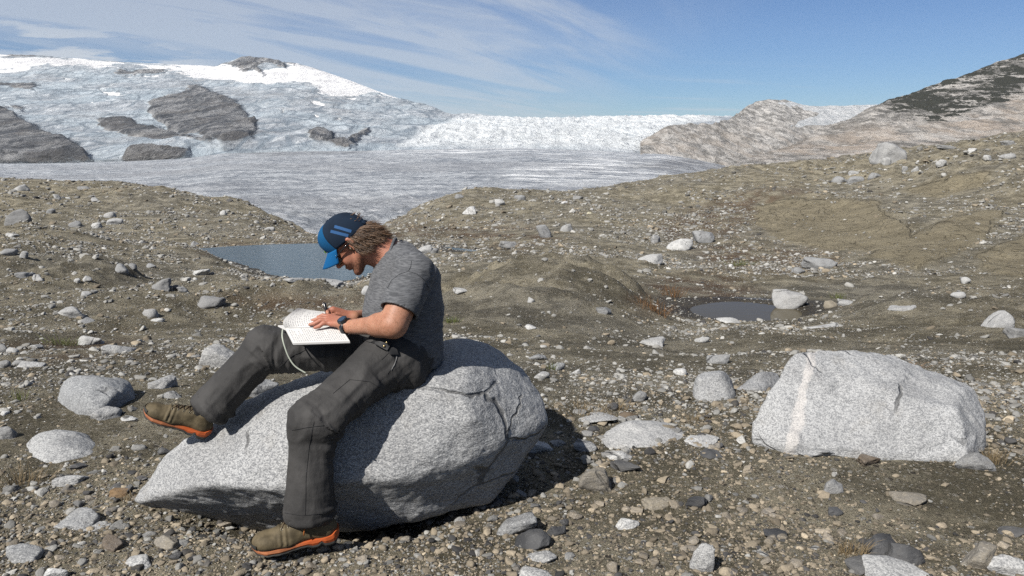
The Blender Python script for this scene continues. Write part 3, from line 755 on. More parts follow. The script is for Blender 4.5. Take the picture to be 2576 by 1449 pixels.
hill('far_hill', [(1600,380),(1650,345),(1680,325),(1720,318),(1790,320),(1835,306),(1856,290),(1880,270),(1900,260),(1935,254),(1975,255),(2000,262),(2020,268),(2060,270),(2190,268),(2400,262)],
     [(1600,415),(1700,420),(1800,430),(1880,450),(2000,470),(2400,470)], 1000, lambda U: np.interp(U, [1600, 1800, 1900, 2400], [1250, 1500, 2100, 2300]),
     np.linspace(1610, 2380, 420), 170, d_far, slope_mat('pale_rock', (0.27, 0.262, 0.248), (0.74, 0.715, 0.68), (0.62, 0.54, 0.46)),
     {'pink': lambda U, Vv, v: sstep(Vv, 300, 380) * 0.7, 'veg': z0f,
      'snow': lambda U, Vv, v: np.maximum(soft_poly(U, Vv, [(2000,262),(2060,268),(2240,264),(2240,300),(2160,310),(2060,330),(1985,330),(2060,300),(2020,285)], 3), soft_poly(U, Vv, [(1955,263),(2010,258),(2020,268),(1985,272),(2000,290),(1975,272)], 1.5))},
     'rounded pale rock hill with a small icefield on its right shoulder')
def d_right(X, Y, Z, U, Vv, T):
    p = np.stack([X, Y, Z], -1)
    return np.where(T > 1, 0, (5 * ridged(p * 0.012, 5, 0.6) + 2.5 * fbm(p * 0.06, 4)) * sstep(T, 0, 0.06) * np.where(T > 0.95, 0.5, 1) * (0.35 + 0.65 * sstep(Vv, 410, 330)))
hill('rocky_slope', [(1840,425),(1900,400),(1990,375),(2060,340),(2130,312),(2170,292),(2190,277),(2230,262),(2300,240),(2350,222),(2400,205),(2450,188),(2500,166),(2576,142),(2700,100),(3000,20),(3300,-40),(4000,-80),(5000,-40),(6200,0)],
     [(1840,432),(1900,440),(2200,450),(2600,460),(3300,470),(6200,480)], 420, lambda U: np.interp(U, [1840, 2100, 2300, 3300], [600, 900, 1000, 1100]),
     np.concatenate([np.linspace(1850, 2800, 520), np.linspace(2820, 6200, 90)]), 240, d_right, slope_mat('scree_rock', (0.25, 0.242, 0.228), (0.78, 0.745, 0.70), (0.72, 0.60, 0.49)),
     {'pink': lambda U, Vv, v: soft_poly(U, Vv, [(1900,400),(2150,345),(2350,330),(2576,255),(3000,150),(3000,400),(2200,430)], 30),
      'veg': lambda U, Vv, v: soft_poly(U + 20 * fbm(v * 0.01, 3), Vv + 12 * fbm(v * 0.01 + 5, 3), [(2190,270),(2400,195),(2576,130),(3000,0),(3000,170),(2576,262),(2480,300),(2380,322),(2290,320),(2215,292)], 16), 'snow': z0f},
     'steep granite slope with dark shrub patches above pinkish scree')
# ================================================================== boulders and stones
def granite(name, vein=False, fine=150.0):
    m = Mat(name, 0.85, 0.25); p = m.pos()
    oi = m.n('ShaderNodeObjectInfo'); tint, spk = oi.outputs['Color'], oi.outputs['Alpha']
    pw = m.map(p, (1.0, 1.0, 1.7), (R(8), R(-16), 0))
    f1 = m.noise(pw, fine, 3, 0.7); f2 = m.noise(pw, fine * 0.42, 3, 0.65); big_ = m.noise(p, 3.2, 5, 0.6)
    dark = m.math('MULTIPLY', m.ramp(m.math('ADD', m.math('MULTIPLY', f1, 0.62), m.math('MULTIPLY', f2, 0.38)), 0.535, 0.435), spk)
    lite = m.math('MULTIPLY', m.ramp(f1, 0.55, 0.68), spk)
    c_ = m.mix(m.ramp(big_, 0.38, 0.66, 0.0, 0.75), tint, m.mix(0.5, tint, (0.20, 0.20, 0.20)))
    c_ = m.mix(m.math('MULTIPLY', lite, 0.55), c_, (0.70, 0.70, 0.69))
    c_ = m.mix(m.math('MULTIPLY', dark, 0.72), c_, (0.105, 0.110, 0.120))
    wp = m.mix(0.18, p, m.noise(p, 2.0, 4, 0.6, 0, 1))
    ck = m.math('MULTIPLY', m.ramp(m.voro(m.map(wp, (1, 1, 1.6), (R(12), R(-28), R(20))), 1.9, 'DISTANCE_TO_EDGE'), 0.016, 0.004), m.ramp(m.noise(p, 1.7, 3), 0.50, 0.60))
    c_ = m.mix(m.math('MULTIPLY', ck, 0.7), c_, (0.05, 0.05, 0.05))
    c_ = m.mix(m.ramp(m.noise(p, 1.6, 6, 0.68), 0.56, 0.70, 0, 0.40), c_, m.mix(0.6, c_, (0.13, 0.125, 0.12)))
    # soil rubbed on: low stones carry some of the mud around them
    st_ = m.ramp(m.noise(p, 7.0, 5, 0.65), 0.55, 0.72, 0.0, 0.38)
    c_ = m.mix(st_, c_, m.mix(0.5, c_, (0.17, 0.145, 0.105)))
    if vein:
        dt = m.n('ShaderNodeVectorMath', operation='DOT_PRODUCT'); m.set(dt.inputs[0], p); dt.inputs[1].default_value = tuple(VEIN[0])
        w = m.math('ADD', dt.outputs['Value'], m.math('MULTIPLY', m.math('SUBTRACT', m.noise(p, 6.0, 6, 0.72), 0.5), 0.10))
        ab = m.math('ABSOLUTE', m.math('SUBTRACT', w, VEIN[1]))
        c_ = m.mix(m.math('MULTIPLY', m.ramp(ab, m.ramp(m.noise(p, 4.0, 3, 0.6), 0.3, 0.7, 0.017, 0.036), 0.014), m.ramp(f1, 0.35, 0.6, 0.30, 0.85)), c_, (0.56, 0.535, 0.51))
    m.col(c_)
    hgt = m.math('ADD', m.math('MULTIPLY', m.noise(p, 28.0, 5, 0.7), 1.0), m.math('MULTIPLY', f1, 0.35))
    hgt = m.math('SUBTRACT', hgt, m.math('MULTIPLY', ck, 2.5))
    m.nrm(m.bump(hgt, 0.65, 0.012, m.bump(m.noise(m.map(p, (1, 1, 2.2), (0, R(-14), 0)), 6.0, 5, 0.6), 0.45, 0.05)))
    return m.m
GRAN = granite('granite'); GRANC = granite('small_granite', False, 190.0)
TINTS = {'w': (0.54, 0.54, 0.525, 0.75), 'p': (0.43, 0.43, 0.42, 0.85), 'g': (0.30, 0.305, 0.305, 0.85), 'm': (0.25, 0.25, 0.245, 0.6),
         'd': (0.034, 0.035, 0.038, 0.12), 'k': (0.070, 0.069, 0.067, 0.2), 't': (0.235, 0.205, 0.155, 0.45), 'b': (0.130, 0.092, 0.055, 0.3), 'o': (0.21, 0.125, 0.05, 0.2)}
def link_rock(name, me, mat_, tint, label, cat, group=None):
    o = link(name, me, None)
    if not me.materials: me.materials.append(mat_)
    o.color = tint
    return tag(o, label, cat, group)

# ---- the large boulders, each bounded by planes fitted to its outline
def hull_rock(name, pts, h, sharp, amp, freq, mat_, tint, label, seed=1, cat='boulder', chips=(), grounded=0.16, nchip=26):
    pts = np.array(pts)
    if grounded: pts = np.array(list(pts) + [(p[0], p[1], gz(p[0], p[1]) - 0.06) for p in pts if p[2] < gz(p[0], p[1]) + grounded])
    c0 = pts.mean(0)
    pl = []
    for n, o in hull_planes([tuple(p) for p in pts]):
        if n @ c0 - o > 0: n, o = -n, -o
        if all(not (n @ n2 > 0.997 and abs(o - o2) < 0.02) for n2, o2 in pl): pl.append((n, o))
    rs_ = np.random.RandomState(seed + 50); ext = float(np.linalg.norm(pts.max(0) - pts.min(0)))
    for _ in range(nchip):                          # broken edges: small facets struck off the corners
        n = rs_.normal(size=3); n /= np.linalg.norm(n); n[2] = abs(n[2]) if rs_.rand() < 0.7 else n[2]
        pl.append((n, float((pts @ n).max()) - rs_.uniform(0.008, 0.035) * ext * 0.6))
    pl = [(n, o + 0.6 / sharp) for n, o in pl]
    v, f = polytope_rock(pl, pts.min(0) - 0.05, pts.max(0) + 0.05, h, sharp, amp, freq, seed, chips)
    hull_rock.last = (v, f)
    c = np.array([pts[:, 0].mean(), pts[:, 1].mean(), pts[:, 2].min()])
    me = mesh_from(name, v - c, f)
    o = link_rock(name, me, mat_, tint, label, cat)
    o.location = c
    return o
BIG = [(318,1262,2.95),(440,1112,3.00),(600,1003,3.06),(700,962,3.12),(830,925,3.18),(1000,872,3.26),(1100,845,3.32),(1170,836,3.34),(1250,862,3.36),(1312,912,3.34),(1348,965,3.28),(1405,1048,3.10),
       (318,1272,2.90),(440,1228,2.70),(560,1225,2.635),(660,1238,2.61),(760,1222,2.60),(905,1212,2.61),(1010,1215,2.62),(1110,1190,2.66),(1230,1150,2.73),(1300,1115,2.81),(1388,1070,2.97),
       (520,1322,2.98),(640,1345,2.96),(860,1345,2.90),(960,1335,2.80),(1100,1312,2.80),(1240,1275,2.90),(1296,1200,3.00),
       (1130,965,2.77),(1190,1040,2.72),(1225,935,2.90),(1010,965,2.77),(890,1000,2.76),(1290,985,2.94),(1100,925,2.84),
       (620,1310,3.30),(1000,1270,3.42),(1200,1220,3.42)]
hull_rock('boulder', [P(*q) for q in BIG], 0.011, 200.0, 0.013, 3.6, GRAN, (0.40, 0.405, 0.405, 1.0), 'largest pale speckled granite boulder with the man sitting on it', 3, grounded=0, nchip=8)
SEAT_V, SEAT_F = hull_rock.last
RB = [(1890,1108,3.36),(1893,1052,3.42),(1942,968,3.50),(1962,928,3.55),(1987,893,3.62),(2060,874,3.72),(2130,866,3.78),(2200,884,3.82),(2285,920,3.82),(2400,950,3.74),(2452,974,3.62),(2482,1012,3.50),(2487,1062,3.38),(2480,1122,3.28),
      (1990,1118,3.22),(2100,1124,3.20),(2300,1150,3.16),(2435,1165,3.14),(2440,1000,3.40),(2050,950,3.50),(2200,960,3.52),(2430,1040,3.26),
      (1950,1100,3.9),(2150,1080,4.05),(2400,1080,4.0),(2460,1090,3.75)]
RBO = hull_rock('boulder', [P(q[0], q[1], q[2] + 0.17) for q in RB], 0.0115, 320.0, 0.022, 2.8, GRAN, (0.42, 0.425, 0.425, 0.9), 'big pale boulder on the right with a white vein running down it', 5, nchip=12)
# the pale vein: a slab a*x + b*y + z = c through three points of the boulder's face
_bv = bvh_of(*hull_rock.last)
_q = [cast(_bv, *uv)[0] for uv in ((2046, 900), (2010, 1010), (1999, 1095))]
_nv = np.cross(_q[2] - _q[0], _q[1] - np.array([0.0, 0.0, CAMZ])); _nv = _nv / np.linalg.norm(_nv)
VEIN = (_nv, float(np.mean([q @ _nv for q in _q])))
RBO.data.materials[0] = granite('veined_granite', True)
LB = [(137,1030,4.0),(140,985,4.02),(170,948,4.08),(235,938,4.12),(322,948,4.14),(344,972,4.08),(345,1005,4.0),(318,1030,3.88),(195,1034,3.72),(250,1036,3.70),(245,955,3.92),(290,990,3.80),(235,948,3.96),(205,1000,3.74),(160,1010,4.3),(320,1000,4.35)]
hull_rock('boulder', [P(q[0], q[1], q[2] + 0.25) for q in LB], 0.011, 150.0, 0.014, 5.0, GRAN, (0.31, 0.32, 0.325, 0.9), 'rounded blue-grey boulder with a dark right face, left of the raised shoe', 7, nchip=6)
LF = [(36,1155,3.30),(58,1112,3.36),(95,1085,3.42),(150,1074,3.48),(205,1085,3.48),(245,1108,3.44),(268,1135,3.36),(262,1140,3.28),(150,1162,3.14),(90,1162,3.14),(130,1115,3.26),(190,1120,3.26),(70,1150,3.6),(240,1130,3.62)]
hull_rock('boulder', [P(q[0], q[1], q[2] + 0.17) for q in LF], 0.010, 150.0, 0.012, 4.5, GRAN, (0.42, 0.425, 0.42, 0.9), 'low white-grey boulder in the left foreground, one end in shade', 9, nchip=10)
SL = [(1495,1112,3.42),(1518,1082,3.50),(1560,1060,3.58),(1620,1050,3.64),(1690,1058,3.66),(1745,1076,3.64),(1775,1100,3.56),(1770,1112,3.46),(1640,1124,3.34),(1530,1124,3.36),(1560,1120,3.8),(1740,1110,3.8),(1600,1150,3.5),(1700,1140,3.5)]
hull_rock('boulder', [P(q[0], q[1], q[2] + 0.15) for q in SL], 0.010, 150.0, 0.012, 4.0, GRAN, (0.46, 0.46, 0.45, 0.7), 'low whale-backed white boulder half sunk between the two big boulders', 11)
BK = [(1737,1005,4.05),(1742,955,4.10),(1760,934,4.16),(1822,932,4.20),(1845,955,4.18),(1853,990,4.10),(1850,1000,4.0),(1765,1013,3.94),(1835,1006,3.94),(1755,945,4.06),(1815,945,4.06),(1760,1000,4.4),(1840,985,4.42)]
hull_rock('boulder', [P(q[0], q[1], q[2] + 0.26) for q in BK], 0.010, 150.0, 0.012, 5.0, GRAN, (0.36, 0.365, 0.365, 0.9), 'squarish grey granite block behind the low white boulder', 13, nchip=5)
WD = [(1850,975,4.18),(1905,934,4.28),(1945,928,4.34),(1962,940,4.34),(1962,972,4.24),(1910,980,4.12),(1880,972,4.5),(1955,960,4.6)]
hull_rock('boulder', [P(q[0], q[1], q[2] + 0.33) for q in WD], 0.010, 150.0, 0.012, 5.0, GRAN, (0.30, 0.305, 0.31, 0.9), 'grey wedge of granite leaning between the square block and veined boulder', 15, nchip=5)

# ---- stone shapes
def rock_shape(seed, res, npl, sharp, amp, flat=1.0):
    rs = np.random.RandomState(seed)
    ns = rs.normal(size=(npl, 3)); ns /= np.linalg.norm(ns, axis=1)[:, None]
    pl = [(n, rs.uniform(0.50, 0.85)) for n in ns] + [(np.array(a, float), 0.85) for a in ((1,0,0),(-1,0,0),(0,1,0),(0,-1,0),(0,0,1),(0,0,-1))]
    v, f = polytope_rock(pl, (-1, -1, -1), (1, 1, 1), 2.0 / res, sharp, amp, 1.6, seed)
    lo, hi = v.min(0), v.max(0)
    return (v - (lo + hi) / 2) / (hi - lo), f
SHAPES = []
for k in range(18):
    ang = k % 3
    v, f = rock_shape(100 + k, 17, (9, 13, 22)[ang], (34, 24, 14)[ang], 0.07)
    SHAPES.append(mesh_from('stone_shape', v, f))
for me in SHAPES: me.materials.append(GRANC)
def stone(u, vb, w, h, tint, label, seed=None, group=None, cat=None, yaw=None, tilt=0.0):
    """a stone whose near foot shows at photo pixel (u, vb), w by h pixels"""
    p = hit(u, vb)
    sc = depth(p) / F
    dep = math.atan2(CAMZ - p[2], p[1])
    W = w * sc
    rs = random.Random(seed if seed is not None else int(u * 7 + vb * 13))
    D = W * rs.uniform(0.6, 0.85)
    H = max(0.30 * h * sc, (h * sc - 0.62 * D * math.sin(dep)) / math.cos(dep))
    Hf = H * 1.45                               # the rest lies below ground
    p2x, p2y = p[0] * (1 + 0.42 * D / p[1]), p[1] + 0.42 * D
    big_ = w > 42
    if big_:
        v, f = rock_shape(int(u * 3 + vb), 26, rs.choice((9, 13, 18)), 34, 0.07)
        me = mesh_from('boulder', v, f); me.materials.append(GRAN if w > 60 else GRANC)
    else:
        me = SHAPES[rs.randrange(len(SHAPES))]
    z0 = min(gz(p2x, p2y), p[2] + 0.25 * H)
    nm = 'boulder' if W > 0.55 else ('stone' if W > 0.07 else 'pebble')
    o = link_rock(nm, me, GRANC, TINTS[tint], label, cat or ('boulder' if W > 0.55 else 'stone'), group)
    jit = [rs.uniform(0.88, 1.12) for _ in range(3)]
    o.color = (*[min(0.8, c * j) for c, j in zip(TINTS[tint][:3], [jit[0]] * 3)], TINTS[tint][3])
    o.scale = (W, D, Hf)
    o.rotation_euler = (rs.uniform(-0.10, 0.10), rs.uniform(-0.16, 0.16) + tilt, yaw if yaw is not None else rs.uniform(-0.35, 0.35))
    o.location = (p2x, p2y, z0 - 0.5 * (Hf - H) + 0.5 * H - 0.12 * H)
    return o
B = [
 # u, v of the foot, width, height, colour, label
 (1497,1236,96,72,'t','half-buried tan-grey round boulder at the edge of the big boulder\'s shadow'),
 (1572,1188,76,34,'k','flat dark grey stone beside the half-buried round boulder'),
 (1557,1161,66,27,'w','pale slab above the flat dark stone, at the shadow\'s tip'),
 (1470,1136,62,30,'g','speckled stone lying in the big boulder\'s shadow'),
 (1352,1142,80,38,'w','bright white stone peeping out behind the seat boulder\'s right end'),
 (1404,1124,46,20,'g','small grey stone right of the bright white stone in shadow'),
 (1768,1124,96,24,'w','long white slab at the right end of the whale-backed boulder'),
 (1500,1068,116,30,'p','long pale ridge-topped stone behind the whale-backed boulder'),
 (1582,1058,50,25,'b','rounded brown stone touching the long pale ridge-topped stone'),
 (1494,1086,30,17,'d','small black wedge stone in front of the long pale stone'),
 (1786,1153,54,24,'d','black pyramid stone below the long white slab'),
 (1805,1128,30,15,'d','black pebble at the right end of the long white slab'),
 (1297,1346,106,64,'g','large half-buried grey stone below the seat boulder\'s right end'),
 (1340,1384,94,56,'d','biggest black stone in the centre foreground'),
 (1400,1348,50,33,'d','rounded black stone just above the biggest black stone'),
 (1576,1332,68,36,'w','pale diamond-shaped stone standing alone on brown gravel'),
 (1751,1279,58,34,'d','black rounded stone on open gravel below the black pyramid'),
 (1764,1440,58,76,'p','tall pale granite stone at the bottom, right of centre'),
 (1360,1416,82,30,'p','white flat stone below the biggest black stone'),
 (1345,1466,98,36,'w','white speckled stone cut by the bottom edge, centre'),
 (1654,1281,76,32,'t','tan stone sunk flat into the gravel left of the black rounded stone'),
 (2214,1402,94,64,'d','left one of the two big black stones at lower right'),
 (2280,1422,94,64,'d','right one of the two big black stones at lower right'),
 (2180,1440,112,44,'k','low dark stone in front of the two big black stones'),
 (2456,1432,90,76,'t','rounded tan-grey stone at lower right with a dark cleft'),
 (2260,1490,200,70,'w','large white speckled granite stone cut by the bottom edge at right'),
 (2530,1450,110,60,'p','pale granite stone in the bottom right corner'),
 (2279,1273,94,42,'t','sunken brown-tan cobble on gravel below the veined boulder'),
 (2181,1174,64,34,'b','brown cobble resting against the foot of the veined boulder'),
 (2443,1188,96,48,'m','grey triangular stone at the veined boulder\'s right foot'),
 (2055,1153,110,34,'g','grey flat stone at the veined boulder\'s left foot'),
 (2126,1141,80,26,'p','pale flat stone under the middle of the veined boulder'),
 (1948,1357,60,27,'d','thin black slab lying on gravel left of the two black stones'),
 (2098,1299,44,25,'d','black cobble between the brown-tan cobble and the thin black slab'),
 (2094,1245,54,40,'m','two-toned grey cobble on gravel below the veined boulder'),
 (2540,1350,84,30,'k','dark flat stone at the right edge, lower right'),
 (2420,1150,40,18,'m','small grey stone wedged under the veined boulder\'s right side'),
 (228,868,66,35,'w','white rounded boulder left of the knee, nearer the left edge of the pair'),
 (300,888,74,36,'p','grey-white boulder just right of the white rounded one'),
 (552,926,96,68,'p','pale boulder partly hidden behind the bent knee'),
 (660,996,80,48,'g','grey boulder behind the seat boulder, under the thigh'),
 (182,799,76,33,'p','pale oval boulder at the foot of the left mound'),
 (220,813,42,18,'g','grey stone in front of the pale oval boulder'),
 (525,779,76,33,'m','dark grey boulder between left mound and notebook'),
 (379,798,42,25,'p','pale pointed stone left of the dark grey boulder'),
 (398,811,28,12,'w','white flat stone below the pale pointed stone'),
 (306,693,40,28,'g','grey boulder casting a dark shadow on the left mound'),
 (334,678,26,15,'g','grey stone right behind the shadow-casting boulder on the mound'),
 (380,674,28,13,'g','flat grey stone alone right of the mound\'s shadow-casting boulder'),
 (220,713,26,16,'w','white stone, right one of two on the mound\'s left flank'),
 (195,714,17,12,'w','white stone, left one of two on the mound\'s left flank'),
 (217,746,27,15,'p','pale stone at the mound\'s lower left'),
 (98,709,30,20,'p','pale grey stone on the mound\'s far left flank'),
 (64,698,40,17,'g','flat grey stone left of the mound'),
 (45,559,66,38,'m','big grey tilted boulder on the far left slope'),
 (54,481,42,18,'p','pale boulder on the left ridge crest near the corner'),
 (129,538,22,13,'g','grey stone right of the tilted boulder on the left slope'),
 (290,565,36,18,'w','white boulder, nearest of the cluster on the left slope'),
 (277,548,30,16,'p','pale boulder behind the white one on the left slope'),
 (244,574,26,17,'w','white stone left of the cluster on the left slope'),
 (188,572,40,16,'g','low grey heap of rock left of the white stones on the slope'),
 (22,647,42,20,'g','flat grey boulder at the left edge, middle height'),
 (62,651,20,18,'p','pale stone right of the flat grey boulder at left edge'),
 (32,599,34,12,'w','white flat stone at the left edge of the slope'),
 (144,502,19,14,'w','small white stone below the left ridge crest'),
 (241,509,22,12,'p','small pale stone mid-slope below the left ridge'),
 (393,472,24,9,'p','pale stone perched on the top of the left ridge'),
 (210,475,40,10,'m','flat dark slab on the left ridge crest'),
 (562,541,18,14,'w','white stone on the ridge flank above the pond'),
 (678,581,26,13,'p','pale stone low on the ridge right above the pond'),
 (508,693,52,17,'w','long white flat stone on the near shore of the pond'),
 (407,731,46,30,'m','grey slab lying on the slope left of the pond'),
 (444,729,24,14,'k','dark stone at the lower end of the grey slab'),
 (459,737,25,16,'p','pale stone below the dark stone by the grey slab'),
 (490,620,22,14,'g','grey boulder at the pond\'s far left end'),
 (740,712,50,14,'p','pale slab on the near shore of the pond, left of the man'),
 (830,714,60,14,'p','flat white slab on the shore below the cap'),
 (925,745,40,30,'p','white boulder against the man\'s chest'),
 (18,1106,40,38,'m','dark grey pointed stone at the left edge, foreground'),
 (180,1225,70,34,'p','pale angular stone in the left foreground'),
 (299,1253,44,24,'o','small orange-brown cobble left of the seat boulder\'s tip'),
 (292,1238,58,17,'k','dark flat stone behind the orange-brown cobble'),
 (208,1330,114,56,'g','grey slab leaning in the lower left foreground'),
 (237,1337,74,22,'p','pale flat stone in front of the leaning grey slab'),
 (56,1418,100,50,'g','grey granite stone near the lower left corner'),
 (349,1431,74,34,'p','blue-white stone at the bottom, left of the standing shoe'),
 (423,1382,72,40,'t','tan-grey cobble left of the standing shoe'),
 (282,1384,64,34,'b','dark brown angular stone left of the tan-grey cobble'),
 (266,1057,74,38,'p','pale pointed stone leaning on the blue-grey boulder'),
 (326,1061,40,14,'w','white flat chip beside the pale pointed stone'),
 (408,979,66,34,'p','white oval boulder above the raised shoe'),
 (434,1002,52,26,'g','grey slab below the white oval boulder'),
 (146,1458,58,32,'w','white stone cut by the bottom edge, lower left'),
 (80,925,64,20,'p','pale long stone in the row at the left edge'),
 (12,926,36,24,'m','dark grey stone at the left end of the row'),
 (45,918,34,18,'g','grey stone in the middle of the row at the left edge'),
 (32,887,34,14,'w','white oval stone above the row at the left edge'),
 (4,886,30,24,'m','grey boulder cut by the left edge above the row'),
 (93,878,27,14,'p','pale triangular stone above the row at left'),
 (1985,778,98,54,'p','pale boulder with a white seam standing in the puddle'),
 (2060,678,86,36,'g','long grey boulder with a pale top above the puddle'),
 (2008,690,34,18,'g','grey stone at the left end of the long grey boulder'),
 (2090,774,36,21,'t','tan rounded stone right of the puddle boulder'),
 (2134,767,54,23,'p','pale striped stone right of the tan rounded stone'),
 (2512,824,84,52,'p','pale boulder with a dark underside near the right edge'),
 (2560,848,60,34,'m','grey rounded boulder cut by the right edge'),
 (1768,862,38,20,'w','white stone on the hummock left of the veined boulder'),
 (2074,825,82,17,'w','long white slab sunk in mud below the puddle boulder'),
 (1834,812,62,15,'w','white slab on the near edge of the puddle'),
 (1924,802,31,13,'p','pale stone on the puddle\'s near right edge'),
 (2269,784,72,15,'p','long flat pale rock level with the mud, right of the puddle'),
 (2409,752,38,18,'w','white tilted stone on the right slope'),
 (2428,714,24,20,'w','pair of white stones stacked on the right slope'),
 (1769,612,56,38,'g','tall grey boulder, right one of the pair below the reddish slope'),
 (1709,630,66,37,'w','broad white boulder, left one of the pair below the reddish slope'),
 (1633,659,70,30,'p','pale boulder with a ridge, below the pair on the slope'),
 (1369,599,36,38,'g','upright grey block on the middle slope'),
 (1425,583,34,24,'p','pale boulder right of the upright grey block'),
 (1278,625,44,22,'p','pale wedge boulder at the foot of the middle slope'),
 (1069,639,40,26,'p','pale round boulder behind the man\'s shoulder'),
 (1093,637,20,15,'g','small grey stone against the pale round boulder behind the shoulder'),
 (1179,540,43,23,'w','white boulder with a dark underside high on the middle slope'),
 (1257,516,27,17,'w','white stone just below the middle ridge crest'),
 (1308,502,28,13,'g','grey pyramid stone on the middle ridge crest'),
 (1155,500,25,12,'g','grey stone at the left of the middle ridge crest'),
 (1454,500,27,12,'m','dark stone at the right of the middle ridge crest'),
 (966,557,24,14,'w','white stone on the ridge end beside the blown hair'),
 (1158,742,38,17,'w','white stone right of the man\'s back'),
 (1336,763,18,15,'p','pale stone alone on the brown hummock'),
 (1517,790,40,22,'g','grey bowl-shaped stone on the middle flat'),
 (1334,829,33,13,'w','white flat stone on the flat behind the seat boulder'),
 (1640,870,66,24,'p','pale sunken slab on the hummock right of centre'),
 (1649,610,27,22,'p','pale block left of the broad white boulder'),
 (1353,906,48,22,'g','grey flat-topped stone behind the seat boulder\'s right shoulder'),
 (1363,953,42,22,'p','pale stone right of the seat boulder\'s shoulder'),
 (1405,932,37,24,'g','grey rounded stone with grass beside it'),
 (1450,942,22,17,'w','small white upright stone right of the grassy stone'),
 (1805,915,60,36,'g','grey boulder on the hummock behind the square block'),
 (1711,945,36,22,'w','white stone left of the square block'),
 (1607,1010,42,30,'m','grey stone left of the square block in the gravel'),
 (2233,412,88,56,'p','largest boulder perched on the right ridge skyline'),
 (2230,415,34,19,'w','white stone at the foot of the perched skyline boulder'),
 (2113,460,38,18,'g','grey boulder, left one of the three on the right ridge'),
 (2152,460,40,19,'g','grey boulder, middle one of the three on the right ridge'),
 (2200,448,30,15,'g','grey boulder, right one of the three on the right ridge'),
 (2148,441,28,10,'p','pale slab behind the three boulders on the right ridge'),
 (2366,420,26,16,'w','white stone mid-slope under the right skyline'),
 (2534,400,40,13,'p','pale flat boulder near the right edge of the skyline'),
 (2483,403,23,12,'w','white stone left of the pale flat skyline boulder'),
 (2446,383,22,10,'w','white stone just under the right skyline'),
 (2536,363,36,12,'p','pale boulder on the skyline at the right edge'),
 (2276,432,24,15,'p','pale stone right below the perched skyline boulder'),
 (2302,432,16,13,'w','small white stone right of the pale one under the perched boulder'),
 (2380,377,48,11,'m','dark flat slab on the right skyline'),
]
for (u, v_, w, h, t_, lab) in B:
    stone(u, v_, w, h, t_, lab)
# ================================================================== the man writing
seat_bvh = bvh_of(SEAT_V, SEAT_F)
HS = 0.885
HC = P(887, 611, 3.0)
_hp = R(48)
hf = np.array([-math.cos(_hp), 0.02, -math.sin(_hp)]); hf /= np.linalg.norm(hf)
hl = np.array([0, -1.0, 0]); hl -= hf * (hl @ hf); hl /= np.linalg.norm(hl)
hc_ = np.cross(hf, hl); hc_ = hc_ if hc_[2] > 0 else -hc_
HM = np.stack([hf, hl, hc_], 1)
def hd(f, l, c): return HC + HS * (f * hf + l * hl + c * hc_)

# joints
SHL, ELL_, WRL = P(1042, 692, 2.80), P(990, 816, 2.69), P(868, 823, 2.835)
SHR, ELR, WRR = P(1032, 690, 3.18), P(965, 800, 3.20), P(890, 797, 3.0)
NB = P(988, 642, 3.0)
HIPL, KNL, ANL = P(985, 888, 2.82), P(786, 1060, 2.575), P(772, 1318, 2.51)
HIPR, KNR, ANR = P(985, 880, 3.03), P(668, 874, 2.985), P(512, 1042, 2.88)
PAGE_Z = lambda Y: 0.667 + (Y - 2.72) * 0.165

